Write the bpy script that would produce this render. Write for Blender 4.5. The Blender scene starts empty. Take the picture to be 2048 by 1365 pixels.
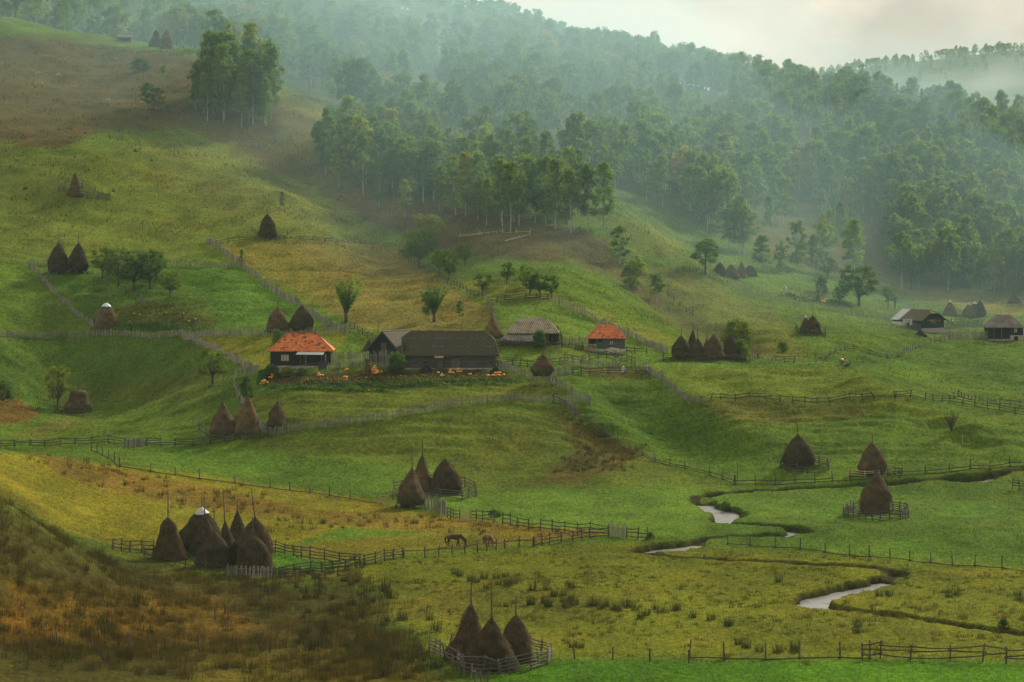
import bpy, math, random
import numpy as np
from mathutils import Vector, Matrix
PI = math.pi
SC = bpy.context.scene
COL = SC.collection
# ------------------------------------------------------------------ camera
F, H0, ZC = 5200.0, 427.0, 40.0          # focal length in photo pixels, eye-level row, camera height
cd = bpy.data.cameras.new('camera'); cam = bpy.data.objects.new('camera', cd); COL.objects.link(cam)
cam.location = (0, 0, ZC); cam.rotation_euler = (math.radians(90), 0, 0)
cd.sensor_width = 36; cd.sensor_fit = 'HORIZONTAL'; cd.lens = F*36/2048
cd.shift_y = -(682.5-H0)/2048; cd.clip_end = 9000; cd.clip_start = 1
SC.camera = cam
# ------------------------------------------------------------------ noise
def _h(ix, iy, s):
    n = (ix.astype(np.int64)*374761393 + iy.astype(np.int64)*668265263 + s*974711) & 0xffffffff
    n = ((n ^ (n >> 13))*1274126177) & 0xffffffff
    n = ((n ^ (n >> 16))*2246822519) & 0xffffffff
    return ((n ^ (n >> 15)) & 0xffffff)/float(0xffffff)
def vn(x, y, s=0):
    x = np.asarray(x, float); y = np.asarray(y, float)
    ix = np.floor(x); iy = np.floor(y); fx = x-ix; fy = y-iy
    fx = fx*fx*fx*(fx*(fx*6-15)+10); fy = fy*fy*fy*(fy*(fy*6-15)+10)
    a = _h(ix, iy, s); b = _h(ix+1, iy, s); c = _h(ix, iy+1, s); d = _h(ix+1, iy+1, s)
    return (a+(b-a)*fx)+((c+(d-c)*fx)-(a+(b-a)*fx))*fy
def fbm(x, y, s=0, o=4):
    t = 0; a = .5; n = 0
    for k in range(o):
        t = t + a*vn(x*2**k+17*k, y*2**k-9*k, s+k); n += a; a *= .5
    return t/n - .5
def sm(e0, e1, x):
    t = np.clip((x-e0)/(e1-e0), 0, 1); return t*t*(3-2*t)
# ------------------------------------------------------------------ ground shape: heights at known spots, smooth sheet between
Zp = lambda py, Y: ZC-(py-H0)/F*Y
CP = []
def col(px, *pts):
    for Y, v in pts:
        CP.append((px, Y, float(v[1:]) if isinstance(v, str) else v if abs(v) < 19.9 else Zp(v, Y)))
# plain numbers below 20 are heights in metres, larger ones the row where that spot shows, 'z..' a height
col(-400, (60,4),(100,6),(222,14),(270,18),(300,17),(360,16),(430,12),(490,'z21'),(600,'z50'),(710,'z78'),(850,'z112'),(950,'z118'),(1180,'z158'),(1500,'z150'),(2400,'z120'))
col(0, (60,0),(100,0),(222,1),(232,3),(243,6.4),(250,8.6),(262,11.1),(285,7),(325,7.4),(360,7.2),(395,3.2),(430,6),(445,9.0),(470,6.5),(490,672),(530,545),(600,385),(660,275),(710,200),(780,100),(845,28),(900,'z99'),(1000,'z112'),(1180,'z152'),(1500,'z140'),(2400,'z110'))
col(100, (222,1),(240,2.5),(255,5.5),(268,7),(290,4.6),(325,3.6),(355,5.6),(378,5.4),(400,3.6),(430,6.3),(452,4.2),(472,3.4))
col(200, (60,0),(100,0),(222,1),(255,2.2),(275,2.6),(290,1.5),(320,1060),(345,990),(372,925),(392,900),(415,862),(432,832),(452,3.8),(470,3.2),(488,745),(500,668),(530,560),(600,385),(660,270),(715,200),(780,120),(825,72),(900,'z92'),(1000,'z107'),(1180,'z151'),(1500,'z135'),(2400,'z110'))
col(400, (60,0),(100,0),(222,0),(290,0),(305,0),(340,1030),(370,960),(392,905),(405,870),(420,815),(450,760),(480,690),(500,640),(535,540),(595,420),(650,320),(700,245),(770,120),(792,100),(860,'z92'),(1000,'z111'),(1180,'z148'),(1500,'z130'),(2400,'z110'))
col(600, (60,0),(100,0),(222,0),(300,0),(345,1025),(368,975),(385,935),(397,860),(412,785),(432,735),(465,690),(485,650),(530,560),(560,485),(610,385),(670,290),(720,215),(750,185),(800,'z76'),(950,'z102'),(1150,'z140'),(1500,'z120'),(2400,'z110'))
col(800, (60,0),(100,0),(222,0),(260,0),(300,0),(352,1015),(372,965),(388,900),(400,835),(415,782),(430,738),(455,690),(480,640),(530,545),(565,490),(620,410),(680,330),(760,260),(850,'z80'),(1000,'z105'),(1120,'z125'),(1500,'z100'),(2400,'z100'))
col(1000, (60,0),(100,0),(222,0),(260,0),(300,0),(335,0),(360,1005),(378,960),(392,890),(403,810),(425,745),(450,690),(480,620),(520,530),(560,470),(620,390),(700,300),(800,'z72'),(950,'z95'),(1080,80),(1250,'z95'),(1600,'z80'),(2400,'z100'))
col(1200, (60,0),(100,0),(222,0),(260,0),(300,0),(335,0),(362,1000),(378,950),(392,900),(408,810),(425,755),(440,725),(455,703),(475,665),(510,570),(550,500),(590,430),(630,390),(720,310),(850,'z75'),(1030,150),(1250,'z75'),(1600,'z80'),(2400,'z90'))
col(1400, (60,0),(100,0),(222,0),(260,0),(300,0),(345,0),(370,0),(385,950),(398,890),(414,805),(432,750),(452,722),(490,680),(525,625),(565,545),(600,500),(670,420),(760,320),(980,180),(1200,'z65'),(1650,'z112'),(2400,'z90'))
col(1600, (60,0),(100,0),(222,0),(260,0),(300,0),(345,0),(370,0),(382,955),(395,885),(410,815),(425,765),(436,733),(466,11.8),(500,690),(530,640),(570,600),(600,560),(650,500),(740,400),(930,230),(1150,'z55'),(1650,175),(1900,'z60'),(2400,'z60'))
col(1800, (60,0),(100,0),(222,0),(260,0),(300,0),(345,0),(372,0),(385,930),(398,870),(412,805),(424,755),(455,8.3),(490,735),(530,680),(575,640),(610,610),(640,580),(720,460),(885,235),(1100,'z50'),(1680,168),(1950,'z60'),(2400,'z60'))
col(2048, (60,0),(100,0),(222,0),(260,0),(300,0),(345,0),(375,0),(388,925),(400,870),(413,828),(440,6.3),(480,774),(530,700),(560,670),(600,635),(625,605),(720,480),(860,300),(1050,'z45'),(1700,148),(1950,'z70'),(2400,'z60'))
col(2450, (60,0),(100,0),(222,0),(300,0),(375,0),(400,4),(440,6),(530,12),(620,19),(720,'z34'),(850,'z58'),(1050,'z45'),(1750,'z128'),(1950,'z80'),(2400,'z60'))
CP = np.array(CP, float)
cu, cv = CP[:, 0]/400.0, np.log(CP[:, 1])*6.0
def _tps(r2): return 0.5*r2*np.log(r2+1e-9)
def rbf_fit():
    n = len(CP)
    K = _tps((cu[:, None]-cu[None])**2+(cv[:, None]-cv[None])**2)+np.eye(n)*0.02
    P = np.stack([np.ones(n), cu, cv], 1)
    A = np.zeros((n+3, n+3)); A[:n, :n] = K; A[:n, n:] = P; A[n:, :n] = P.T
    b = np.zeros(n+3); b[:n] = CP[:, 2]
    return np.linalg.solve(A, b)
W = rbf_fit()
NC = 860
PXS = np.linspace(-420, 2468, NC)
def rows():
    a = [60.0]
    while a[-1] < 2400:
        y = a[-1]
        a.append(y + (6 if y < 200 else .36 if y < 300 else .45 if y < 420 else .8 if y < 560 else 1.6 if y < 800 else 3.4 if y < 1150 else 9))
    return np.array(a)
YS = rows(); NR = len(YS)
GU, GV = np.meshgrid(PXS/400.0, np.log(YS)*6.0)
def rbf_eval(U, V):
    out = np.zeros(U.shape); u = U.ravel(); v = V.ravel(); r = np.zeros(u.size)
    for k in range(0, u.size, 40000):
        a, b = u[k:k+40000], v[k:k+40000]
        r[k:k+40000] = _tps((a[:, None]-cu[None])**2+(b[:, None]-cv[None])**2)@W[:len(CP)]+W[-3]+W[-2]*a+W[-1]*b
    return r.reshape(U.shape)
# coarse evaluation, then bilinear up to the full sheet
cP = np.linspace(-420, 2468, 150); cY = np.exp(np.linspace(math.log(60), math.log(2420), 420))
Zc = rbf_eval(*np.meshgrid(cP/400.0, np.log(cY)*6.0))
def up(Zc):
    fx = (PXS+420)/(2888)*(149); ix = np.clip(fx.astype(int), 0, 148); fx = fx-ix
    fy = (np.log(YS)-math.log(60))/(math.log(2420)-math.log(60))*419; iy = np.clip(fy.astype(int), 0, 418); fy = (fy-iy)[:, None]
    a = Zc[iy][:, ix]; b = Zc[iy][:, ix+1]; c = Zc[iy+1][:, ix]; d = Zc[iy+1][:, ix+1]
    return (a+(b-a)*fx)*(1-fy)+(c+(d-c)*fx)*fy
GZ = up(Zc)
GX = (PXS[None, :]-1024)/F*YS[:, None]; GY = np.repeat(YS[:, None], NC, 1)
# keep the meadow by the stream flat
flat = sm(700, 1000, PXS)[None, :]*(1-sm(340, 378, YS))[:, None]
GZ = GZ*(1-flat)+flat*np.clip(GZ, -.2, .25)
def ground_at(px, Y):
    j = np.clip((px+420)/2888*(NC-1), 0, NC-1.001); i = np.interp(Y, YS, np.arange(NR)); i = min(i, NR-1.001)
    a, b = int(i), int(j); u, v = i-a, j-b
    return (GZ[a, b]*(1-v)+GZ[a, b+1]*v)*(1-u)+(GZ[a+1, b]*(1-v)+GZ[a+1, b+1]*v)*u
def gz(X, Y): return float(ground_at(1024+F*X/Y, Y))
def hit(px, py):
    """the first spot of the ground seen at this place of the photo"""
    j = min(max((px+420)/2888*(NC-1), 0), NC-1.001); b = int(j); v = j-b
    z = GZ[:, b]*(1-v)+GZ[:, b+1]*v
    p = H0-F*(z-ZC)/YS
    k = np.nonzero((p <= py) & (YS > 205))[0]
    k = k[0] if len(k) else NR-1
    k = max(k, 1)
    t = (p[k-1]-py)/max(p[k-1]-p[k], 1e-6); t = min(max(t, 0), 1)
    Y = YS[k-1]+(YS[k]-YS[k-1])*t; zz = z[k-1]+(z[k]-z[k-1])*t
    return Vector(((px-1024)/F*Y, Y, zz))
def polydist(PX, PY, poly):
    """signed distance to a polygon (inside negative)"""
    P = np.array(poly, float); n = len(P); d = np.full(PX.shape, 1e12); ins = np.zeros(PX.shape, bool)
    for i in range(n):
        a, b = P[i], P[(i+1) % n]; e = b-a
        t = np.clip(((PX-a[0])*e[0]+(PY-a[1])*e[1])/(e@e), 0, 1)
        d = np.minimum(d, (PX-a[0]-t*e[0])**2+(PY-a[1]-t*e[1])**2)
        c = ((a[1] > PY) != (b[1] > PY)) & (PX < (b[0]-a[0])*(PY-a[1])/((b[1]-a[1]) or 1e-9)+a[0])
        ins ^= c
    return np.where(ins, -1, 1)*np.sqrt(d)
def linedist(X, Y, line):
    """distance to a polyline, +1 on its far side / -1 on its near side, position along it"""
    d = np.full(X.shape, 1e12); side = np.zeros(X.shape); pos = np.zeros(X.shape)
    for i in range(len(line)-1):
        a, b = np.array(line[i][:2]), np.array(line[i+1][:2]); e = b-a
        t = np.clip(((X-a[0])*e[0]+(Y-a[1])*e[1])/(e@e+1e-9), 0, 1)
        cx, cy = a[0]+t*e[0], a[1]+t*e[1]
        q = (X-cx)**2+(Y-cy)**2; m = q < d
        d = np.where(m, q, d); side = np.where(m, np.sign(Y-cy), side); pos = np.where(m, i+t, pos)
    return np.sqrt(d), side, pos
def chaikin(p, k=2):
    for _ in range(k):
        q = [p[0]]
        for a, b in zip(p[:-1], p[1:]):
            q += [tuple(np.array(a)*.75+np.array(b)*.25), tuple(np.array(a)*.25+np.array(b)*.75)]
        p = q+[p[-1]]
    return p
GPY = H0-F*(GZ-ZC)/GY; GPX = np.repeat(PXS[None, :], NR, 0)      # where every point of the sheet lies in the photo
# relief: hummocks, sheep terraces, dips
n1 = fbm(GX/28, GY/28, 3); n2 = fbm(GX/7, GY/7, 8); n3 = fbm(GX/1.6, GY/1.6, 21, 3)
slope = sm(372, 400, GY)
nearflat = 1-slope
terr = np.abs(fbm(GX/22, GY/3.4+GX/40, 31, 3))
GZ = GZ + slope*(n1*2.6*sm(395, 520, GY)+n2*1.5*sm(380, 430, GY)-terr*1.4)+nearflat*(n2*.4)+n3*.26*(1-sm(380, 800, GY))
# tracks worn along the slope on the right
tz = polydist(GPX, GPY, [(1160, 790), (1330, 800), (1700, 820), (1960, 900), (1900, 930), (1560, 915), (1300, 880), (1150, 840)])
GZ = GZ-(1-sm(-20, 20, tz))*np.clip(.5-np.abs(fbm(GX/30, GY/2.2-GX/26, 77, 3))*5, 0, 1)*.6
# gullies (negative) and spurs (positive) running down the slopes
for ln, dep, wd in (([(1150, 840), (1210, 890), (1290, 915)], -1.4, 4.0), ([(1820, 800), (1860, 850), (1920, 880), (1990, 910)], -1.0, 3.2),
                    ([(540, 285), (640, 385), (720, 455), (820, 500), (900, 560)], -3.0, 11), ([(555, 190), (640, 225), (700, 250)], 2.2, 9), ([(420, 330), (560, 400), (700, 462)], 1.6, 10),
                    ([(1075, 360), (1210, 432), (1330, 505), (1405, 550)], 2.6, 9), ([(1255, 545), (1340, 610), (1430, 665), (1540, 720)], -2.6, 8),
                    ([(1300, 750), (1400, 815), (1500, 880), (1600, 935)], 1.6, 5), ([(1190, 790), (1290, 850), (1400, 920)], -1.6, 5), ([(1110, 770), (1180, 820), (1300, 890)], 1.2, 4),
                    ([(1640, 735), (1760, 790), (1880, 850), (2000, 900)], 1.5, 5), ([(560, 880), (760, 900), (950, 940)], -.9, 6), ([(1400, 740), (1500, 770), (1600, 800)], 1.2, 6),
                    ([(30, 330), (130, 372), (260, 420)], 1.3, 7), ([(0, 400), (160, 440), (330, 480)], -1.0, 8), ([(120, 700), (260, 740), (400, 760)], -1.2, 8)):
    L = [tuple(hit(*p))[:2] for p in ln]
    d, s_, pos = linedist(GX, GY, L); e_ = sm(-.2, .6, pos)*(1-sm(len(L)-1.6, len(L)-.9, pos)); e_ = np.maximum(e_, .35)
    GZ = GZ+dep*e_*np.exp(-(d/wd)**2)
# ------------------------------------------------------------------ the stream bed
STREAMS = [   # (px, py, half water width, how far the near side shelves)
    [(2200, 922, .5, .3), (2048, 938, .5, .3), (1990, 948, .7, .6), (1945, 956, .9, 1.6), (1900, 956, .6, .5), (1780, 966, .35, .3), (1640, 975, .35, .3), (1500, 982, .5, .3), (1440, 987, .7, .3), (1398, 993, .8, .5), (1405, 1004, .9, 1.2), (1440, 1014, 1.2, 1.8), (1458, 1026, 1.2, 1.6), (1438, 1038, 1.0, 1.2), (1450, 1046, .6, .3), (1530, 1048, .6, .3), (1600, 1055, .6, .5), (1592, 1063, 1.0, 1.8), (1545, 1067, 1.0, 2.0), (1470, 1071, .5, .3), (1400, 1077, .6, .3), (1375, 1085, 1.1, 1.6), (1320, 1093, 1.3, 2.0), (1284, 1101, 1.0, 1.2), (1300, 1109, .5, .3), (1420, 1117, .3, .3), (1560, 1124, .4, .3), (1680, 1130, .7, .3), (1790, 1140, .8, .4), (1796, 1151, .8, .8), (1740, 1164, .9, 1.6), (1670, 1178, 1.15, 2.0), (1624, 1190, 1.15, 1.8), (1622, 1204, 1.1, 1.4), (1665, 1214, .7, .4), (1760, 1226, .5, .3), (1880, 1242, .6, .3), (1990, 1259, .8, .4), (2200, 1290, .8, .4)]]
SW = []
for st in STREAMS:
    p = chaikin(st, 2); L = []
    for q in p:
        h = hit(min(q[0], 2440), q[1]); L.append((h.x, h.y, q[2], h.z, q[3]))
    SW.append(L)
r0, r1 = np.searchsorted(YS, 215), np.searchsorted(YS, 440)
BANK = np.zeros(GZ.shape)
for L in SW:
    X, Y = GX[r0:r1], GY[r0:r1]
    d, s, pos = linedist(X, Y, L)
    ar = np.arange(len(L))
    w = np.interp(pos, ar, [q[2] for q in L])*1.08*(1+.5*fbm(pos/2.3, pos*0, 5, 2))
    zl = np.interp(pos, ar, [q[3] for q in L])
    dd = d+fbm(X/2.2, Y/2.2, 55, 3)*1.3
    far = sm(-.3, .3, s)
    nb = np.interp(pos, ar, [q[4] for q in L])
    bw = .5*far+nb*(1-far)+.6*vn(pos/2.0, pos*0, 9)
    k = 1-sm(w, w+bw, dd)
    dep = np.where(nb > 1, 1.35, .10+1.25*vn(pos/1.7, pos*0+3, 12)**1.3); dep = np.maximum(dep, 1.35*sm(.8, 1.2, nb))
    GZ[r0:r1] = np.where(k > 0, np.minimum(GZ[r0:r1], GZ[r0:r1]*(1-k)+k*(zl-dep)), GZ[r0:r1])
    BANK[r0:r1] = np.maximum(BANK[r0:r1], np.clip(1-sm(w+bw*.4, w+bw*.9+.15, dd), 0, 1)*(.35+.65*far))
GPY = H0-F*(GZ-ZC)/GY
# ------------------------------------------------------------------ colours of the fields (albedo)
GREEN, LUSH, YELL, DRY, HEATH, REED, SOIL, MOSS = (.064,.105,.016), (.056,.112,.018), (.112,.118,.016), (.118,.104,.036), (.070,.056,.030), (.072,.058,.016), (.034,.024,.016), (.046,.078,.016)
ZONES = [  # polygon in the photo, colour, softness, raggedness, strength
    ([(-500,1500),(-500,200),(0,285),(120,300),(330,262),(480,262),(560,330),(720,440),(800,480),(700,520),(480,480),(330,520),(60,520),(-500,560)], (.086,.108,.024), 26, 30, .9),
    ([(330,300),(560,340),(720,450),(640,475),(450,440),(280,370)], (.112,.120,.030), 40, 40, .7),
    ([(-500,-100),(0,70),(120,82),(380,110),(560,170),(700,240),(760,330),(900,350),(1010,420),(1210,480),(1230,530),(1250,560),(1120,520),(980,520),(880,500),(800,470),(712,432),(620,375),(540,335),(450,290),(360,255),(200,262),(120,300),(0,285),(-500,280)], HEATH, 9, 26, 1),
    ([(1130,345),(1450,470),(1780,570),(2500,600),(2500,250),(1800,200),(1200,150),(800,30),(300,-60),(560,150),(700,230),(850,300),(1000,330)], (.07,.055,.028), 20, 20, .85),
    ([(545,165),(690,235),(760,262),(700,272),(560,215)], (.12,.125,.03), 5, 8, .9),
    ([(560,225),(700,290),(640,330),(560,300)], DRY, 18, 18, .7),
    ([(430,490),(640,480),(790,490),(880,560),(970,610),(990,650),(900,672),(760,665),(700,650),(590,580)], DRY, 6, 16, 1),
    ([(430,490),(560,490),(700,600),(640,610),(520,560)], (.135,.125,.03), 20, 20, .7),
    ([(880,560),(1010,560),(1250,640),(1390,700),(1290,690),(1120,605),(980,600)], (.11,.12,.028), 12, 20, .8),
    ([(1060,345),(1210,425),(1330,455),(1400,530),(1250,500),(1210,440)], (.10,.125,.032), 8, 10, 1),
    ([(1230,530),(1400,545),(1560,630),(1620,720),(1500,720),(1400,650),(1290,600)], (.095,.10,.028), 14, 22, .8),
    ([(1215,500),(1260,545),(1350,620),(1420,660),(1600,725),(1520,732),(1400,690),(1290,605),(1200,530)], (.082,.074,.026), 10, 20, .75),
    ([(1480,470),(1600,490),(1700,545),(1690,560),(1560,520)], (.07,.058,.026), 8, 14, .8),
    ([(1700,560),(2100,590),(2100,640),(1880,610),(1780,585)], (.125,.115,.034), 5, 8, 1),
    ([(330,535),(480,538),(600,610),(690,655),(440,660),(420,610),(360,560)], LUSH, 5, 6, 1),
    ([(60,540),(330,540),(420,650),(190,655)], (.058,.105,.02), 6, 8, 1),
    ([(-300,672),(360,670),(510,745),(400,800),(200,835),(90,830),(-300,700)], (.052,.095,.017), 8, 10, 1),
    ([(100,780),(280,760),(460,745),(420,800),(230,825),(130,830)], (.07,.085,.018), 30, 20, .8),
    ([(370,672),(700,665),(660,735),(520,745)], YELL, 8, 10, .8),
    ([(1000,610),(1120,605),(1290,690),(1260,705),(1130,690),(1010,680)], (.075,.125,.024), 8, 10, .9),
    ([(1000,705),(1290,706),(1700,725),(1300,740),(1080,735),(1000,725)], (.085,.14,.026), 4, 6, 1),
    ([(1290,735),(1700,735),(1960,860),(1700,800),(1400,805),(1350,770)], (.092,.122,.018), 6, 14, .9),
    ([(1380,795),(1700,800),(1780,830),(1560,850),(1420,830)], (.072,.075,.018), 10, 14, .9),
    ([(1150,760),(1400,830),(1560,900),(1500,965),(1330,900),(1200,850),(1140,800)], (.058,.112,.016), 14, 14, .8),
    ([(1230,720),(1900,740),(2100,800),(2100,700),(1850,680),(1640,720)], (.05,.095,.02), 8, 10, .8),
    ([(490,790),(1100,760),(1110,800),(900,812),(700,845),(560,868)], (.085,.105,.018), 8, 12, .9),
    ([(540,880),(900,820),(1120,815),(1260,900),(1400,965),(1000,985),(850,960),(420,885)], (.072,.092,.016), 12, 20, .95),
    ([(240,905),(600,965),(760,1000),(760,960),(900,940),(560,905),(420,885)], (.058,.110,.016), 16, 20, .9),
    ([(1110,820),(1180,850),(1290,910),(1180,960),(1060,975),(1150,900)], (.07,.058,.02), 10, 22, .9),
    ([(760,985),(1400,975),(1420,1060),(1280,1080),(1030,1050),(880,1030)], (.075,.128,.020), 14, 14, .9),
    ([(1440,990),(2200,945),(2200,1140),(1800,1105),(1450,1080)], (.055,.10,.016), 12, 18, .9),
    ([(-300,860),(0,905),(240,928),(760,1005),(1040,1055),(900,1065),(700,1050),(560,1095),(250,1100),(130,1060),(0,1000),(-300,960)], (.13,.118,.014), 5, 14, 1),
    ([(60,905),(160,925),(330,960),(560,1005),(640,1040),(430,1020),(230,985),(120,950)], (.115,.08,.018), 6, 12, 1),
    ([(620,1020),(800,1030),(1040,1050),(1200,1062),(1220,1070),(1060,1085),(980,1070),(850,1062),(640,1050)], (.12,.085,.018), 4, 10, 1),
    ([(560,1095),(880,1060),(1090,1072),(1000,1095),(800,1105),(640,1130)], (.105,.095,.016), 6, 10, 1),
    ([(-300,840),(0,775),(80,825),(60,842),(0,850),(-300,900)], (.11,.07,.022), 5, 6, 1),
    ([(20,870),(100,838),(200,838),(160,850),(70,880)], (.08,.078,.024), 8, 8, .8),
    ([(230,1105),(520,1150),(800,1110),(1300,1085),(1620,1110),(2200,1150),(2200,1320),(1100,1315),(900,1345),(760,1180)], (.10,.108,.012), 14, 20, .95),
    ([(-300,980),(0,1000),(130,1075),(240,1110),(500,1150),(700,1165),(800,1240),(850,1330),(880,1500),(-300,1500)], (.046, .040, .012), 50, 60, 1),
    ([(0,1170),(420,1190),(520,1260),(300,1300),(0,1280)], (.115,.066,.012), 30, 40, .9),
    ([(380,1290),(700,1290),(900,1370),(400,1400)], (.11,.085,.014), 30, 40, .7),
    ([(1000,1330),(1380,1322),(2200,1325),(2200,1500),(880,1500)], (.05,.118,.008), 5, 6, 1),
    ([(760,1150),(900,1180),(1240,1200),(1200,1240),(1000,1240),(800,1230)], (.075,.075,.016), 20, 30, .7),
    ([(300,1085),(545,1105),(690,1130),(540,1148),(400,1125)], (.05,.12,.014), 4, 6, 1),
    ([(520,752),(660,745),(800,742),(1010,742),(1020,756),(900,765),(700,770),(560,772),(515,766)], SOIL, 3, 5, 1),
    ([(1160,735),(1300,735),(1300,755),(1180,752)], (.07,.06,.025), 4, 6, .8),
    ([(212,625),(285,600),(370,612),(430,645),(400,660),(225,650)], (.07,.08,.022), 5, 8, 1),
]
px, py = GPX, GPY
wx = fbm(GX/6, GY/6, 101, 4)*2; wy = fbm(GX/6, GY/6, 131, 4)*2
C = np.zeros(GZ.shape+(3,)); C[:] = GREEN
WILD = np.zeros(GZ.shape)
for k, (poly, c, soft, rag, st) in enumerate(ZONES):
    P = np.array(poly, float); lo, hi = P.min(0)-60, P.max(0)+60
    m = (px > lo[0]) & (px < hi[0]) & (py > lo[1]) & (py < hi[1]) & (YS[:, None] < 1250)
    if not m.any(): continue
    d = polydist(px[m]+wx[m]*rag*.8, py[m]+wy[m]*rag*.45, poly)
    a = (1-sm(-soft, soft, d))*st
    C[m] = C[m]*(1-a[:, None])+np.array(c)*a[:, None]
# patches: bleached and mossy spots at several sizes
p1 = fbm(GX/15, GY/22, 201, 4)[..., None]; p2 = fbm(GX/3.2, GY/5.5, 211, 4)[..., None]
C = C*(1+p1*.7+p2*.55)
dryk = np.clip(fbm(GX/9, GY/13, 221, 5)*3.0-.15, 0, .7)[..., None]
C = C*(1-dryk)+dryk*C*np.array((1.28, 1.06, 1.1))
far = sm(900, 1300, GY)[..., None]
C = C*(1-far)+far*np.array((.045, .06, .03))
C = C*(1-BANK[..., None])+BANK[..., None]*np.array((.024, .022, .011))
C = np.clip(C*np.array((1.0, 1.10, .66)), .003, .6)
# ------------------------------------------------------------------ mesh helpers
def new_mesh(name, V, Fq, mats=(), smooth=False, colors=None, mi=None):
    V = np.asarray(V, np.float32); me = bpy.data.meshes.new(name)
    if isinstance(Fq, np.ndarray):
        n, k = Fq.shape
        me.vertices.add(len(V)); me.vertices.foreach_set('co', V.ravel())
        me.loops.add(n*k); me.polygons.add(n)
        me.loops.foreach_set('vertex_index', Fq.astype(np.int32).ravel())
        me.polygons.foreach_set('loop_start', np.arange(0, n*k, k, dtype=np.int32))
        me.update(calc_edges=True)
    else:
        me.from_pydata([tuple(map(float, v)) for v in V], [], Fq); me.update()
    for m in mats: me.materials.append(m)
    if smooth: me.polygons.foreach_set('use_smooth', np.ones(len(me.polygons), bool))
    if mi is not None: me.polygons.foreach_set('material_index', np.asarray(mi, np.int32))
    if colors is not None:
        at = me.color_attributes.new('Col', 'FLOAT_COLOR', 'POINT')
        cc = np.ones((len(V), 4), np.float32); cc[:, :3] = colors; at.data.foreach_set('color', cc.ravel())
    return me
def link(name, me, parent=None, loc=(0, 0, 0), rz=0):
    o = bpy.data.objects.new(name, me); COL.objects.link(o); o.location = loc; o.rotation_euler = (0, 0, rz)
    if parent is not None: o.parent = parent
    return o
def tag(o, label=None, cat=None, group=None, kind=None):
    if label: o['label'] = label
    if cat: o['category'] = cat
    if group: o['group'] = group
    if kind: o['kind'] = kind
    return o
def thing(name, label, cat, loc=(0, 0, 0), rz=0, group=None):
    return tag(link(name, None, None, loc, rz), label, cat, group)
# ------------------------------------------------------------------ material helpers
class NT:
    def __init__(s, name):
        s.m = bpy.data.materials.new(name); s.m.use_nodes = True; s.t = s.m.node_tree; s.t.nodes.clear()
        s.out = s.n('ShaderNodeOutputMaterial')
    def n(s, ty, **kw):
        x = s.t.nodes.new(ty)
        for k, v in kw.items():
            if k.startswith('i_'): x.inputs[k[2:].replace('_', ' ')].default_value = v
            else: setattr(x, k, v)
        return x
    def l(s, a, b): s.t.links.new(a, b)
    def noise(s, vec, scale, det=4, rough=.6, stretch=None):
        if stretch:
            mp = s.n('ShaderNodeMapping'); mp.inputs['Scale'].default_value = stretch; s.l(vec, mp.inputs['Vector']); vec = mp.outputs[0]
        x = s.n('ShaderNodeTexNoise'); x.inputs['Scale'].default_value = scale; x.inputs['Detail'].default_value = det; x.inputs['Roughness'].default_value = rough
        s.l(vec, x.inputs['Vector']); return x.outputs['Fac']
    def ramp(s, fac, *stops):
        r = s.n('ShaderNodeValToRGB'); e = r.color_ramp.elements
        while len(e) < len(stops): e.new(.5)
        for q, (p, c) in zip(e, stops): q.position = p; q.color = (c, c, c, 1) if not isinstance(c, tuple) else c+(1,)
        s.l(fac, r.inputs[0]); return r.outputs[0]
    def mix(s, a, b, fac, mode='MIX'):
        x = s.n('ShaderNodeMix', data_type='RGBA', blend_type=mode)
        for v, i in ((fac, 0), (a, 6), (b, 7)):
            if hasattr(v, 'is_linked') or hasattr(v, 'links'): s.l(v, x.inputs[i])
            else: x.inputs[i].default_value = v if i == 0 else tuple(v)+(1,)
        return x.outputs[2]
    def math(s, op, a, b=None, c=None):
        x = s.n('ShaderNodeMath', operation=op)
        for i, v in enumerate((a, b, c)):
            if v is None: continue
            if hasattr(v, 'links'): s.l(v, x.inputs[i])
            else: x.inputs[i].default_value = v
        return x.outputs[0]
    def geo(s): return s.n('ShaderNodeNewGeometry').outputs['Position']
    def obj(s): return s.n('ShaderNodeTexCoord').outputs['Object']
    def rnd(s): return s.n('ShaderNodeObjectInfo').outputs['Random']
    def bsdf(s, col, rough=.9, bump=None, bstr=.5, bdist=.1, spec=.15, metal=0):
        b = s.n('ShaderNodeBsdfPrincipled'); b.inputs['Roughness'].default_value = rough; b.inputs['Specular IOR Level'].default_value = spec; b.inputs['Metallic'].default_value = metal
        if hasattr(col, 'links'): s.l(col, b.inputs['Base Color'])
        else: b.inputs['Base Color'].default_value = tuple(col)+(1,)
        if bump is not None:
            u = s.n('ShaderNodeBump'); u.inputs['Strength'].default_value = bstr; u.inputs['Distance'].default_value = bdist
            s.l(bump, u.inputs['Height']); s.l(u.outputs[0], b.inputs['Normal'])
        s.l(b.outputs[0], s.out.inputs[0]); return s.m
def m_ground():
    s = NT('meadow'); g = s.geo()
    c = s.n('ShaderNodeVertexColor', layer_name='Col').outputs[0]
    f = s.noise(g, 1.9, 5, .75, (1, .55, 1)); m2 = s.noise(g, .45, 5, .7, (.8, .45, 1)); fi = s.noise(g, 6, 3, .8)
    c = s.mix(c, s.mix(c, (1.25, 1.08, .8), 1, 'MULTIPLY'), s.ramp(m2, (.42, 0.0), (.68, 1.0)))
    v = s.mix(s.ramp(f, (.25, .32), (.5, .95), (.8, 1.95)), s.ramp(fi, (.25, .6), (.75, 1.4)), 1, 'MULTIPLY')
    c = s.mix(c, v, 1, 'MULTIPLY')
    return s.bsdf(c, 1, f, .9, .35, .02)
G_V = np.stack([GX.ravel(), GY.ravel(), GZ.ravel()], 1)
ii = np.arange(NR-1)[:, None]*NC+np.arange(NC-1)[None, :]
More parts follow.
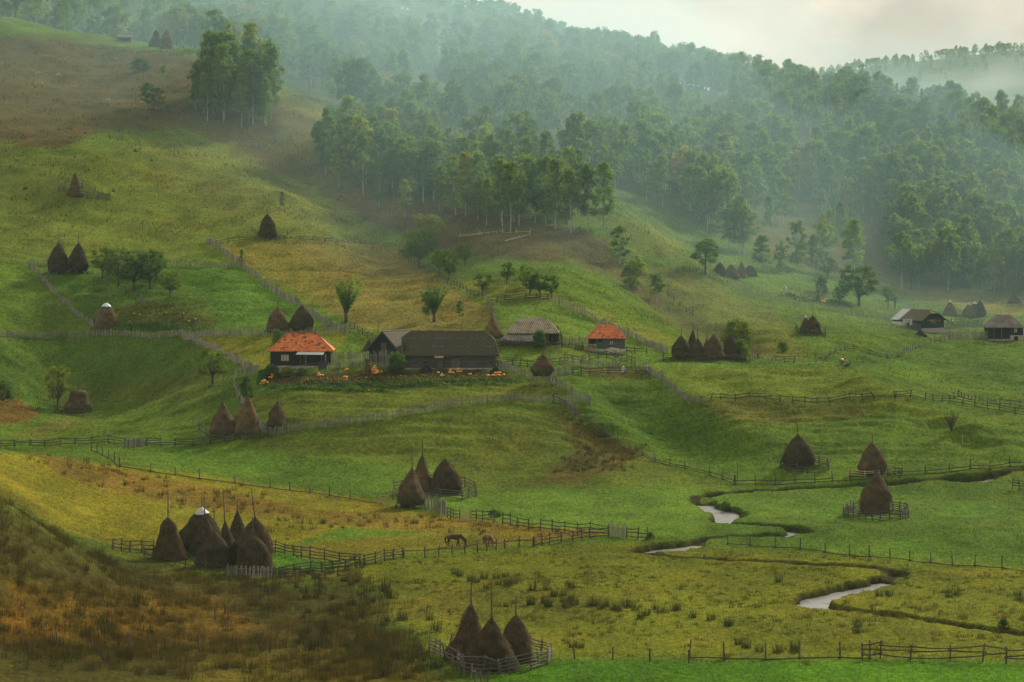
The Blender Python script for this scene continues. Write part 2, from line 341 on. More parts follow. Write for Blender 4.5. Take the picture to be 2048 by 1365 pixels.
G_F = np.stack([ii, ii+1, ii+NC+1, ii+NC], -1).reshape(-1, 4)
tag(link('ground', new_mesh('ground', G_V, G_F, [m_ground()], True, C.reshape(-1, 3))), None, None, None, 'structure')
def m_water():
    s = NT('stream_water'); g = s.geo()
    return s.bsdf((.15, .155, .15), .3, s.noise(g, 1.6, 4, .7, (1, .5, 1)), .7, .2, 1.0)
for L in SW:
    V, Fa = [], []
    for i, q in enumerate(L):
        a = np.array(L[max(i-1, 0)][:2]); b = np.array(L[min(i+1, len(L)-1)][:2]); t = (b-a)/np.linalg.norm(b-a); nn = np.array((-t[1], t[0]))
        w = q[2]*1.25+1.2
        for k in (-1, -.5, 0, .5, 1): V.append((q[0]+nn[0]*w*k, q[1]+nn[1]*w*k, q[3]-.86))
    for i in range(len(L)-1):
        for k in range(4): Fa.append((i*5+k, i*5+k+1, i*5+k+6, i*5+k+5))
    tag(link('water', new_mesh('water', np.array(V), Fa, [m_water()], True)), None, None, None, 'structure')
# ------------------------------------------------------------------ sky, sun, air
SUN_EL, SUN_AZ = 29, 36        # behind the hill, a little to the right
w = bpy.data.worlds.new('World'); SC.world = w; w.use_nodes = True; wt = w.node_tree; wt.nodes.clear()
N = wt.nodes.new; LK = wt.links.new
sky = N('ShaderNodeTexSky'); sky.sky_type = 'NISHITA'; sky.sun_disc = False; sky.sun_elevation = math.radians(SUN_EL); sky.sun_rotation = math.radians(SUN_AZ)
tc = N('ShaderNodeTexCoord'); mp = N('ShaderNodeMapping'); mp.inputs['Scale'].default_value = (7, 7, 12); LK(tc.outputs['Generated'], mp.inputs[0])
nz = N('ShaderNodeTexNoise'); nz.inputs['Scale'].default_value = 1.5; nz.inputs['Detail'].default_value = 6; nz.inputs['Roughness'].default_value = .55; LK(mp.outputs[0], nz.inputs[0])
sx = N('ShaderNodeSeparateXYZ'); LK(tc.outputs['Generated'], sx.inputs[0])
# thin cloud lit warm towards the sun, grey away from it to the right
ad = N('ShaderNodeMath'); ad.operation = 'MULTIPLY_ADD'; ad.inputs[1].default_value = 3.4; ad.inputs[2].default_value = -.33; LK(sx.outputs[0], ad.inputs[0])
ad2 = N('ShaderNodeMath'); ad2.operation = 'ADD'; LK(ad.outputs[0], ad2.inputs[0]); nm = N('ShaderNodeMath'); nm.operation = 'MULTIPLY_ADD'; nm.inputs[1].default_value = 2.0; nm.inputs[2].default_value = -.5; LK(nz.outputs['Fac'], nm.inputs[0]); LK(nm.outputs[0], ad2.inputs[1])
cr = N('ShaderNodeValToRGB'); e = cr.color_ramp.elements
e[0].position = .28; e[0].color = (7.8, 6.75, 5.65, 1); e[1].position = .95; e[1].color = (4.3, 3.85, 3.3, 1); LK(ad2.outputs[0], cr.inputs[0])
mx = N('ShaderNodeMix'); mx.data_type = 'RGBA'; mx.inputs[0].default_value = .88; LK(sky.outputs[0], mx.inputs[6]); 
zr = N('ShaderNodeMapRange'); zr.inputs[1].default_value = .1; zr.inputs[2].default_value = .4; zr.inputs[3].default_value = 1; zr.inputs[4].default_value = 1.25; LK(sx.outputs[2], zr.inputs[0])
yr = N('ShaderNodeMapRange'); yr.inputs[1].default_value = -.5; yr.inputs[2].default_value = .6; yr.inputs[3].default_value = .8; yr.inputs[4].default_value = 1; LK(sx.outputs[1], yr.inputs[0])
zy = N('ShaderNodeMath'); zy.operation = 'MULTIPLY'; LK(zr.outputs[0], zy.inputs[0]); LK(yr.outputs[0], zy.inputs[1])
cm = N('ShaderNodeVectorMath'); cm.operation = 'SCALE'; LK(cr.outputs[0], cm.inputs[0]); LK(zy.outputs[0], cm.inputs['Scale']); LK(cm.outputs[0], mx.inputs[7])
bg = N('ShaderNodeBackground'); bg.inputs['Strength'].default_value = .1; LK(mx.outputs[2], bg.inputs[0])
wo = N('ShaderNodeOutputWorld'); LK(bg.outputs[0], wo.inputs[0])
ld = bpy.data.lights.new('sun', 'SUN'); ld.energy = 5; ld.angle = math.radians(9); ld.color = (1, .90, .70)
lo = bpy.data.objects.new('sun', ld); COL.objects.link(lo)
a, b = math.radians(SUN_EL), math.radians(SUN_AZ)
lo.rotation_euler = Vector((-math.sin(b)*math.cos(a), -math.cos(b)*math.cos(a), -math.sin(a))).to_track_quat('-Z', 'Y').to_euler()
HAZE_D = .000045
MIST_D, MIST_C = .0015, (.50, .80, .91)
hv = NT('valley_haze'); pv = hv.n('ShaderNodeVolumePrincipled'); pv.inputs['Color'].default_value = (.62, .93, .90, 1); pv.inputs['Density'].default_value = HAZE_D; pv.inputs['Anisotropy'].default_value = .25
hv.l(pv.outputs[0], hv.out.inputs['Volume'])
def boxv(x0, x1, y0, y1, z0, z1):
    V = [(x, y, z) for z in (z0, z1) for y in (y0, y1) for x in (x0, x1)]
    return V, [(0, 2, 3, 1), (4, 5, 7, 6), (0, 1, 5, 4), (2, 6, 7, 3), (0, 4, 6, 2), (1, 3, 7, 5)]
zmax = float(GZ.max())+35
V, Fa = boxv(-1100, 1100, -30, 2450, float(GZ.min())-2.5, zmax)
tag(link('haze', new_mesh('haze', V, Fa, [hv.m])), None, None, None, 'stuff')
# mist hanging in the wooded side valley, and two thin wisps of it
def prism(name, foot, z0, z1, mat):
    n = len(foot); V = [(x, y, z0) for x, y in foot]+[(x, y, z1) for x, y in foot]
    return tag(link(name, new_mesh(name, V, [tuple(range(n))[::-1], tuple(range(n, 2*n))]+[(i, (i+1) % n, n+(i+1) % n, n+i) for i in range(n)], [mat])), None, None, None, 'stuff')
mm = NT('wood_mist'); mv = mm.n('ShaderNodeVolumePrincipled'); mv.inputs['Color'].default_value = MIST_C+(1,); mv.inputs['Density'].default_value = MIST_D; mv.inputs['Anisotropy'].default_value = .3; mm.l(mv.outputs[0], mm.out.inputs['Volume'])
def slab(name, P_, Y_, thick, mat):
    """a bank of mist lying on the slope: its underside below the ground, its top a smooth sheet above the trees"""
    U_, V_ = np.meshgrid(P_, Y_); zz = rbf_eval(U_/400.0, np.log(V_)*6.0); t = thick(U_, V_)
    X_ = (U_-1024)/F*V_; n, m = U_.shape
    top = np.stack([X_, V_, zz+t], -1).reshape(-1, 3); bot = np.stack([X_, V_, zz-6], -1).reshape(-1, 3)
    i = (np.arange(n-1)[:, None]*m+np.arange(m-1)[None]).ravel(); Q = [(a, a+1, a+m+1, a+m) for a in i]; N0 = n*m
    Fs = Q+[(d+N0, c+N0, b_+N0, a+N0) for a, b_, c, d in Q]
    rim = list(range(m))+[m-1+m*k for k in range(1, n)]+[(n-1)*m+k for k in range(m-2, -1, -1)]+[m*k for k in range(n-2, 0, -1)]
    Fs += [(rim[(k+1) % len(rim)], rim[k], rim[k]+N0, rim[(k+1) % len(rim)]+N0) for k in range(len(rim))]
    return tag(link(name, new_mesh(name, np.concatenate([top, bot]), [tuple(map(int, f)) for f in Fs], [mat], True)), None, None, None, 'stuff')
def mthick(P_, Y_):
    start = np.interp(P_, (-420, 330, 560, 760, 1100, 1500, 1800, 2468), (560, 540, 510, 480, 465, 465, 490, 500))
    full = np.interp(P_, (-420, 200, 560, 800, 1200, 1700, 2468), (22, 30, 50, 68, 68, 46, 38))
    t = sm(0, 1, (Y_-start)/np.interp(P_, (-420, 330, 700, 2468), (330, 300, 220, 220)))*full
    t = t*(1+.5*fbm(P_/260, Y_/90, 71, 3)*2)
    return t*(1-.6*sm(800, 1000, Y_)*(1-sm(1180, 1300, Y_)))*np.where(Y_ > 1180, .2, 1)-5
slab('mist', np.linspace(-420, 2468, 64), np.concatenate([np.linspace(465, 1150, 56), np.linspace(1190, 2000, 14)]), mthick, mm.m)
def wisp(px, py, Y, rx, ry, rz, dens, tilt):
    s = NT('drifting_mist'); o = s.obj(); v = s.n('ShaderNodeVolumePrincipled'); v.inputs['Color'].default_value = (.86, .92, .90, 1); v.inputs['Anisotropy'].default_value = .35
    ln = s.n('ShaderNodeVectorMath', operation='LENGTH'); s.l(o, ln.inputs[0]); f = s.ramp(ln.outputs['Value'], (.15, 1.0), (.95, 0.0))
    nz_ = s.ramp(s.noise(o, 2.4, 4, .6), (.38, 0.0), (.72, 1.0)); s.l(s.math('MULTIPLY', s.math('MULTIPLY', f, nz_), dens), v.inputs['Density']); s.l(v.outputs[0], s.out.inputs['Volume'])
    import bmesh
    bm = bmesh.new(); bmesh.ops.create_icosphere(bm, subdivisions=3, radius=1); me = bpy.data.meshes.new('mist_wisp'); bm.to_mesh(me); bm.free(); me.materials.append(s.m)
    q = tag(link('mist_wisp', me, None, ((px-1024)/F*Y, Y, Zp(py, Y))), None, None, None, 'stuff'); q.scale = (rx, ry, rz); q.rotation_euler = (0, tilt, 0); return q
wisp(880, 90, 960, 52, 26, 17, .016, .35)
wisp(1940, 185, 1300, 105, 50, 26, .010, -.1)
wisp(1230, 205, 930, 60, 26, 14, .004, .3)
SC.render.engine = 'CYCLES'
SC.cycles.use_denoising = True; SC.cycles.denoiser = 'OPENIMAGEDENOISE'
SC.cycles.max_bounces = 7; SC.cycles.volume_bounces = 3; SC.cycles.transparent_max_bounces = 6
SC.cycles.use_adaptive_sampling = False; SC.cycles.sample_clamp_indirect = 4
SC.view_settings.view_transform = 'Standard'; SC.view_settings.look = 'None'; SC.view_settings.exposure = .34
# ------------------------------------------------------------------ mesh builder
class MB:
    def __init__(s): s.v = []; s.f = []
    def add(s, V, Fs):
        n = len(s.v); s.v += [tuple(v) for v in V]; s.f += [tuple(i+n for i in f) for f in Fs]; return s
    def box(s, x0, x1, y0, y1, z0, z1): return s.add(*boxv(x0, x1, y0, y1, z0, z1))
    def tube(s, P, R, n=6, cap=True):
        P = [Vector(p) for p in P]
        if not hasattr(R, '__len__'): R = [R]*len(P)
        V = []; Fs = []
        for i, p in enumerate(P):
            t = (P[min(i+1, len(P)-1)]-P[max(i-1, 0)]).normalized()
            u = t.cross(Vector((0, 0, 1)) if abs(t.z) < .9 else Vector((1, 0, 0))).normalized(); q = t.cross(u)
            for k in range(n):
                a = 2*PI*k/n; V.append(p+(u*math.cos(a)+q*math.sin(a))*R[i])
        for i in range(len(P)-1):
            for k in range(n): Fs.append((i*n+k, i*n+(k+1) % n, (i+1)*n+(k+1) % n, (i+1)*n+k))
        if cap: Fs += [tuple(range(n))[::-1], tuple(range((len(P)-1)*n, len(P)*n))]
        return s.add(V, Fs)
    def beam(s, a, b, w, h):
        a, b = Vector(a), Vector(b); t = (b-a).normalized(); u = t.cross(Vector((0, 0, 1)))
        u = (Vector((1, 0, 0)) if u.length < 1e-3 else u.normalized())*w/2; q = t.cross(u).normalized()*h/2
        V = [p+u*i+q*j for p in (a, b) for i, j in ((-1, -1), (1, -1), (1, 1), (-1, 1))]
        return s.add(V, [(0, 1, 2, 3)[::-1], (4, 5, 6, 7), (0, 1, 5, 4), (1, 2, 6, 5), (2, 3, 7, 6), (3, 0, 4, 7)])
    def poly(s, pts, th):
        """a flat sheet of the given corners with real thickness"""
        P = [Vector(p) for p in pts]; nn = (P[1]-P[0]).cross(P[2]-P[0]).normalized()*th; n = len(P)
        return s.add(P+[p-nn for p in P], [tuple(range(n)), tuple(range(n, 2*n))[::-1]]+[((i+1) % n, i, n+i, n+(i+1) % n) for i in range(n)])
    def build(s, name, m, parent=None, loc=(0, 0, 0), rz=0, smooth=False):
        return link(name, new_mesh(name, s.v, s.f, m if isinstance(m, (list, tuple)) else [m], smooth), parent, loc, rz)
# ------------------------------------------------------------------ materials
def m_plain(name, c, rough=.9, var=.5, sc=3, stretch=None, bump=.3, rnd=0, spec=.1, metal=0):
    s = NT(name); g = s.geo(); f = s.noise(g, sc, 5, .65, stretch)
    k = s.mix(c, s.ramp(f, (.25, 1-var), (.75, 1+var)), 1, 'MULTIPLY')
    if rnd: k = s.mix(k, s.ramp(s.rnd(), (0, 1-rnd), (1, 1+rnd)), 1, 'MULTIPLY')
    return s.bsdf(k, rough, f, bump, .06, spec, metal)
M_HAY = []
for i, c in enumerate(((.054, .038, .020), (.048, .036, .021), (.070, .050, .027), (.043, .032, .019))):
    s = NT('weathered_hay'); o = s.obj()
    f = s.noise(o, 7, 6, .8, (1, 1, .35)); f2 = s.noise(o, .9, 4, .65); z = s.n('ShaderNodeSeparateXYZ'); s.l(o, z.inputs[0])
    k = s.mix(c, s.ramp(f, (.25, .45), (.5, .95), (.8, 1.8)), 1, 'MULTIPLY')
    k = s.mix(k, s.mix(k, (1.5, 1.5, 1.45), 1, 'MULTIPLY'), s.ramp(f2, (.45, 0), (.6, 1)))
    k = s.mix(k, s.mix(k, (.55, .54, .58), 1, 'MULTIPLY'), s.ramp(s.noise(o, .7, 3, .6, (1, 1, 1.6)), (.5, 0), (.7, 1)))
    k = s.mix(k, s.ramp(s.rnd(), (0, (.72, .74, .78)), (.5, (1, 1, 1)), (1, (1.75, 1.7, 1.55))), 1, 'MULTIPLY')
    M_HAY.append(s.bsdf(k, 1, f, .9, .12, .03))
M_FUZZ = m_plain('straw_ends', (.085, .060, .030), 1, .5, 9)
WOOD = m_plain('grey_weathered_wood', (.10, .092, .076), .9, .5, 6, (1, 1, .25), rnd=.35)
PALE = m_plain('fresh_split_wood', (.42, .32, .17), .85, .3, 6)
DARKW = m_plain('dark_wet_wood', (.068, .060, .048), .9, .5, 6, (1, 1, .25), rnd=.4)
STICK = m_plain('hay_pole_wood', (.10, .085, .07), .9, .4, 6)
PALING = m_plain('grey_palings', (.20, .19, .165), .9, .6, 5, (1, 1, .12), rnd=.2)
TARRED = m_plain('tarred_planks', (.016, .017, .020), .8, .5, 4, (.3, .3, 5))
LOGW = m_plain('grey_log_wall', (.085, .08, .078), .9, .75, 2.6, (.35, .35, 3.2), bump=.8)
PLASTIC = m_plain('white_plastic_sheet', (.36, .365, .355), .6, .25, 2, spec=.4)
BLUEPL = m_plain('pale_blue_sheet', (.42, .60, .62), .5, .2, 3, spec=.4)
STONE = m_plain('rubble_stone', (.36, .33, .28), .95, .6, 5.5, bump=1)
DUNG = m_plain('dark_dung', (.018, .014, .011), 1, .6, 4, bump=1)
M_GLASS = m_plain('window_glass', (.30, .32, .33), .15, .2, 1, spec=.6)
REDWOOD = m_plain('red_brown_paint', (.13, .035, .022), .7, .3, 4)
TEAL = m_plain('green_door_paint', (.02, .11, .09), .7, .3, 4)
ZINC = m_plain('galvanised_sheet', (.34, .37, .38), .45, .15, 2, spec=.5)
SLATEP = m_plain('grey_blue_board', (.035, .04, .05), .8, .2, 3)
ORANGE = m_plain('pumpkin_skin', (.78, .33, .022), .5, .25, 5, rnd=.15, spec=.35)
STALKM = m_plain('dry_stalk', (.20, .16, .07), .9, .3, 6)
CORN = m_plain('dry_maize_leaves', (.11, .085, .03), 1, .6, 6)
def m_tile(name, c, dark):
    s = NT(name); o = s.obj(); x = s.n('ShaderNodeSeparateXYZ'); s.l(o, x.inputs[0])
    row = s.math('FRACT', s.math('MULTIPLY', x.outputs[2], 3.9)); xy = s.math('ADD', x.outputs[0], x.outputs[1])
    cl = s.math('FRACT', s.math('MULTIPLY', xy, 3.0))
    f = s.noise(o, 1.3, 5, .7); cell = s.n('ShaderNodeTexVoronoi'); cell.inputs['Scale'].default_value = 2.6; s.l(o, cell.inputs['Vector'])
    k = s.mix(c, s.ramp(f, (.3, .6), (.7, 1.25)), 1, 'MULTIPLY')
    k = s.mix(k, dark, s.ramp(cell.outputs['Color'], (.70, 0), (.85, .85)))
    k = s.mix(k, s.ramp(row, (0, .42), (.22, .75), (.4, 1.05)), 1, 'MULTIPLY')  # shading line of every tile course put into the colour
    k = s.mix(k, s.ramp(cl, (0, .7), (.25, 1.05)), 1, 'MULTIPLY')
    return s.bsdf(k, .85, row, .5, .05, .1)
TILE = m_tile('orange_roof_tiles', (.60, .19, .062), (.09, .04, .022)); TILE2 = m_tile('red_roof_tiles', (.58, .17, .070), (.18, .06, .035))
def m_corr(name, c, moss, per=3.4, con=.5):
    s = NT(name); o = s.obj(); x = s.n('ShaderNodeSeparateXYZ'); s.l(o, x.inputs[0])
    rib = s.math('FRACT', s.math('MULTIPLY', s.math('ADD', x.outputs[0], s.math('MULTIPLY', x.outputs[1], .35)), per))
    rib = s.math('ABSOLUTE', s.math('SUBTRACT', rib, .5))
    f = s.noise(o, .8, 5, .65); k = s.mix(c, moss, s.ramp(f, (.4, 0), (.66, 1)))
    f2 = s.noise(o, 3, 4, .7, (2.5, 2.5, .3)); k = s.mix(k, s.ramp(f2, (.3, .6), (.7, 1.4)), 1, 'MULTIPLY')
    k = s.mix(k, s.ramp(rib, (.05, 1-con), (.45, 1+con)), 1, 'MULTIPLY')
    return s.bsdf(k, .9, rib, .6, .06, .1)
CORR = m_corr('mossy_corrugated_sheet', (.056, .047, .035), (.048, .044, .024)); CORR2 = m_corr('pale_corrugated_sheet', (.26, .235, .175), (.125, .105, .065), 3.0, .45)
SHAKE = m_corr('grey_wood_shakes', (.18, .175, .16), (.09, .08, .062), 5, .25); SHAKE2 = m_corr('mossy_shakes', (.082, .070, .052), (.085, .08, .045), 4, .25)
# ------------------------------------------------------------------ haystacks
def hay_profile(kind, n=13):
    out = []
    for i in range(n):
        t = i/(n-1)
        if kind == 'egg': r = (.80+.20*math.sin(min(t/.28, 1)*PI/2))*(1-max(0, (t-.22)/.78)**2.0)**.95
        elif kind == 'cone': r = (.93+.07*math.sin(min(t/.15, 1)*PI/2))*(1-max(0, (t-.08)/.92)**1.42)
        elif kind == 'bell': r = .92*(1-max(0, (t-.15)/.85)**1.25) if t < .62 else .92*(1-((.62-.15)/.85)**1.25)*(1-((t-.62)/.38)**3)*.92
        elif kind == 'pear': r = (.82+.18*math.sin(min(t/.2, 1)*PI/2))*(1-max(0, (t-.18)/.82)**1.35)+.05*math.sin(t*PI*2.2)*(t < .9)
        elif kind == 'flat': r = 1-.52*t if t < .93 else (1-.52*.93)*(1-(t-.93)/.07*.9)
        elif kind == 'dome': r = (1-t**2.2)**.75
        out.append((t, max(r, .015)))
    return out
BASES = []
def haystack(px, base, top, wpx, label, group=None, pole=None, kind='egg', cap=None, legs=0, ties=0, lean=0, hm=0, seed=None, sink=.25, deep=1.0, polelean=0):
    rg = random.Random(seed or int(px*7+base*3)); p = hit(px, base); k = p.y/F
    H = (base-top)*k; R = wpx*k/2*1.1
    root = thing('haystack', label, 'haystack', (p.x, p.y+R*.75, 0), 0, group)
    lean = lean+rg.uniform(-.05, .05); BASES.append((px, base, R)); root.location.z = min(p.z, gz(p.x, p.y+R*.75)); dz = p.z-root.location.z
    raise_ = legs; n = 26; V = []; Fs = []; pr = hay_profile(kind, 19); ph = rg.random()*9
    for i, (t, r) in enumerate(pr):
        for j in range(n):
            a = 2*PI*j/n
            q = 1+.30*(float(vn(np.array(math.cos(a)*1.3+ph), np.array(t*4.3+math.sin(a)*1.3+ph), 3))-.5)+.07*math.sin(t*9+ph*3)*(1-t)+.07*(rg.random()-.5)+.05*math.sin(a*2+ph+t*2)
            V.append((math.cos(a)*R*r*q+lean*t*H, math.sin(a)*R*r*q*deep, dz+raise_-sink*(1 if not legs else 0)+t*(H-raise_+sink)+(rg.random()-.5)*.12))
    for i in range(len(pr)-1):
        for j in range(n): Fs.append((i*n+j, i*n+(j+1) % n, (i+1)*n+(j+1) % n, (i+1)*n+j))
    Fs += [tuple(range((len(pr)-1)*n, len(pr)*n)), tuple(range(n))[::-1]]
    nb = len(Fs)
    fz = 1100 if k < .075 else 450
    for _ in range(fz):                                  # loose straw ends all over the surface
        t = rg.random()**1.1; a = rg.random()*2*PI; r = np.interp(t, [q[0] for q in pr], [q[1] for q in pr])*R*1.0
        z0 = dz+raise_+t*(H-raise_); b0 = len(V); L = rg.uniform(.18, .5); wq = .035
        x, y = math.cos(a)*r+lean*t*H, math.sin(a)*r*deep; da = rg.uniform(-.5, .5); o = rg.uniform(.04, .24)
        V += [(x-math.sin(a)*wq, y+math.cos(a)*wq, z0), (x+math.sin(a)*wq, y-math.cos(a)*wq, z0), (x+math.cos(a)*o-math.sin(a)*da*L, y+math.sin(a)*o+math.cos(a)*da*L, z0-L)]
        Fs.append((b0, b0+1, b0+2))
    me = new_mesh('hay', V, Fs, [rg.choice(M_HAY), M_FUZZ], True, None, [0]*nb+[1]*(len(Fs)-nb)); link('hay', me, root)
    if pole:
        pz = dz+(base-pole)*k
        MB().tube([(lean*H, 0, dz+H*.9), (lean*H+polelean*.5*(pz-H), 0, dz+(H+pz-dz)*.5), (lean*H+polelean*(pz-H), 0, pz)], [.085, .07, .055], 6).build('pole', STICK if not cap else WOOD, root)
    if cap:
        c = MB(); n2 = 14; VV = []
        for i, (f_, up_) in enumerate(((1.0, -.16), (.98, -.06), (.7, .0), (.35, .03), (.02, .05))):
            for j in range(n2):
                a = 2*PI*j/n2; rr = np.interp(.86+up_*.0, [q[0] for q in pr], [q[1] for q in pr])*R
                tt = {0: .87, 1: .91, 2: .95, 3: .985, 4: 1.0}[i]; rr = np.interp(min(tt, 1), [q[0] for q in pr], [q[1] for q in pr])*R*1.05+.06
                if i == 4: rr = .03
                VV.append((math.cos(a)*rr+lean*H, math.sin(a)*rr*deep, dz+raise_+tt*(H-raise_)+.05+(rg.uniform(-.2, .06) if i == 0 else 0)))
        FF = [(i*n2+j, i*n2+(j+1) % n2, (i+1)*n2+(j+1) % n2, (i+1)*n2+j) for i in range(4) for j in range(n2)]
        c.add(VV, FF).build('cover_sheet', PLASTIC if cap == 'white' else BLUEPL, root, smooth=True)
    for q in range(ties):                                # bent branches hung over the top to hold the hay down
        a = rg.random()*PI+q*1.3; P = []
        for sgn in (-1, 1):
            for t in ((.72, .82, .92, 1.02) if sgn < 0 else (1.02, .92, .82, .7)):
                r = np.interp(min(t, 1), [x[0] for x in pr], [x[1] for x in pr])*R+.07
                P.append((math.cos(a)*r*sgn+lean*t*H, math.sin(a)*r*sgn, dz+t*(H-raise_)+raise_))
        MB().tube(P[:4]+P[5:], .035, 5).build('tie_branch', DARKW, root)
    if legs:
        for j in range(7):
            a = 2*PI*j/7+.3; MB().tube([(math.cos(a)*R*1.12, math.sin(a)*R*.9, min(0, gz(p.x+math.cos(a)*R, p.y+R*.75+math.sin(a)*R)-root.location.z)-.15), (math.cos(a)*R*.7, math.sin(a)*R*.7, raise_+.5)], .10, 5).build('leg', PALING, root)
    return root
# ------------------------------------------------------------------ fences
def along(pts, step, closed=False):
    """spots on the ground every STEP metres along a line given by places of the photo"""
    P = [hit(*p) if not isinstance(p, Vector) else p for p in pts]
    if closed: P = P+[P[0]]
    out = []
    for a, b in zip(P[:-1], P[1:]):
        L = math.hypot(b.x-a.x, b.y-a.y); n = max(1, round(L/step))
        for i in range(n): out.append((a.x+(b.x-a.x)*i/n, a.y+(b.y-a.y)*i/n))
    out.append((P[-1].x, P[-1].y))
    return [Vector((x, y, gz(x, y))) for x, y in out]
def fence(pts, label, kind='rail', h=1.25, step=2.6, rails=3, group=None, m=None, closed=False, name=None, tilt=.06, gap=.30, low=False, pr=.078, wild=.06, cat='fence'):
    S = along(pts, step, closed); rg = random.Random(int(sum(p[0]*3+p[1] for p in pts if not isinstance(p, Vector)))+len(S))
    if len(S) > 96: S = along(pts, step*len(S)/92, closed)
    o = S[0].copy(); nm = name or ('paling_fence' if kind == 'picket' else 'rail_fence' if kind == 'rail' else 'post_fence')
    root = thing(nm, label, cat, o, 0, group); m = m or (PALING if kind == 'picket' else DARKW)
    Q = [p-o for p in S]
    tops = []
    for p in Q:
        hh = h*rg.uniform(.92, 1.2); d = Vector((rg.gauss(0, tilt), rg.gauss(0, tilt), 1))*hh; tops.append(d)
        if closed and p is Q[-1]: continue
        MB().tube([p-Vector((0, 0, .35)), p+d*.5+Vector((rg.gauss(0, .03), 0, 0)), p+d], [pr*1.15, pr, pr*.8], 5).build('post', m, root)
    if kind == 'picket':
        b = MB(); ps = along(pts, gap, closed)
        for q in ps:
            q = q-o; hh = h*rg.uniform(.82, 1.08); w_ = rg.uniform(.10, .16); tx, ty = rg.gauss(0, tilt*.9), rg.gauss(0, tilt*.5)
            b.beam(q+Vector((0, 0, -.1)), q+Vector((tx*hh, ty*hh-.0, hh)), w_, .03)
        b.build('pickets', m, root)
        for a, c in zip(Q[:-1], Q[1:]):
            for t in (.3, .75): MB().beam(a+Vector((0, .06, h*t)), c+Vector((0, .06, h*t)), .05, .06).build('rail', m, root)
    elif rails:
        i = 0
        while i < len(Q)-1:
            for r in range(rails):
                t = (r+.75)/(rails) if not low else .12+.3*r
                a, c = Q[i], Q[i+1]; e = rg.uniform(-wild, wild)*h; e2 = rg.uniform(-wild, wild)*h
                if rg.random() < .05 and rails > 1: continue
                q1, q2 = a+tops[i]*t*.92+Vector((0, -.07, e)), c+tops[i+1]*t*.92+Vector((0, -.07, e2))
                ex = (q2-q1)*.08
                MB().tube([q1-ex, (q1+q2)/2+Vector((0, 0, rg.gauss(-.03, .04))), q2+ex], [.066, .06, .05], 5).build('rail', m, root)
            i += 1
    return root
def gate(px, base, wpx, hpx, label, m):
    p = hit(px, base); k = p.y/F; w_, h = wpx*k, hpx*k
    r = thing('gate', label, 'gate', p)
    for x in (-w_/2, w_/2): MB().tube([(x, 0, -.2), (x, 0, h)], .07, 6).build('upright', m, r)
    for t in (.2, .45, .7, .92): MB().beam((-w_/2, -.06, h*t), (w_/2, -.06, h*t), .05, .10).build('bar', m, r)
    MB().beam((-w_/2, -.12, h*.15), (w_/2, -.12, h*.92), .05, .09).build('brace', m, r)
    return r
# ------------------------------------------------------------------ trees: trunk with limbs, crown of many small leaf sprays
def m_leaf(name, c, var=.25, yell=0):
    s = NT(name); g = s.geo(); f = s.noise(g, .11, 3, .6); f2 = s.noise(g, 1.2, 3, .6)
    k = s.mix(c, s.ramp(f, (.3, 1-var), (.7, 1+var)), 1, 'MULTIPLY')
    k = s.mix(k, s.ramp(f2, (.3, .65), (.7, 1.35)), 1, 'MULTIPLY')
    k = s.mix(k, s.ramp(s.rnd(), (0, (.72, .80, .9)), (.5, (1, 1, 1)), (.86, (1.25, 1.15, .8)), (1, (1.9+yell, 1.35, .7))), 1, 'MULTIPLY')
    d = s.n('ShaderNodeBsdfDiffuse'); t = s.n('ShaderNodeBsdfTranslucent'); x = s.n('ShaderNodeMixShader'); x.inputs[0].default_value = .5
    s.l(k, d.inputs[0]); s.l(s.mix(k, (1.3, 1.35, .7), 1, 'MULTIPLY'), t.inputs[0]); s.l(d.outputs[0], x.inputs[1]); s.l(t.outputs[0], x.inputs[2]); s.l(x.outputs[0], s.out.inputs[0])
    return s.m
LEAF_B = m_leaf('birch_leaves', (.115, .185, .062)); LEAF_D = m_leaf('broad_leaves', (.092, .150, .048), .35, .7); LEAF_P = m_leaf('orchard_leaves', (.070, .118, .032)); LEAF_S = m_leaf('spruce_needles', (.034, .062, .026))
BARK_B = m_plain('white_birch_bark', (.30, .29, .26), .8, .35, 3, (1, 1, .4), rnd=.2); BARK = m_plain('grey_brown_bark', (.085, .072, .058), .95, .4, 3)
def sprays(rg, centers, spread, per, size, flat=.6, droop=0):
    """PER little leaf sprays (kites) scattered round every centre"""
    n = len(centers)*per; c = np.repeat(np.asarray(centers), per, 0)
    sp = np.repeat(np.asarray(spread).reshape(-1, 1) if hasattr(spread, '__len__') else np.full((len(centers), 1), spread), per, 0)
    off = rg.normal(0, 1, (n, 3)); off /= np.maximum(np.linalg.norm(off, axis=1, keepdims=True), 1e-6); off *= rg.random((n, 1))**.55
    off[:, 2] *= flat
    if droop: off[:, 2] -= droop*rg.random(n)*1.2
    c = c+off*sp
    u = rg.normal(0, 1, (n, 3)); u /= np.linalg.norm(u, axis=1, keepdims=True); v = np.cross(u, rg.normal(0, 1, (n, 3))); v /= np.linalg.norm(v, axis=1, keepdims=True)
    s = size*rg.uniform(.55, 1.35, (n, 1))
    V = np.stack([c-u*s*.5, c+v*s*.32+u*s*.05, c+u*s*.55, c-v*s*.32+u*s*.05], 1).reshape(-1, 3)
    return V, np.arange(4*n).reshape(-1, 4)
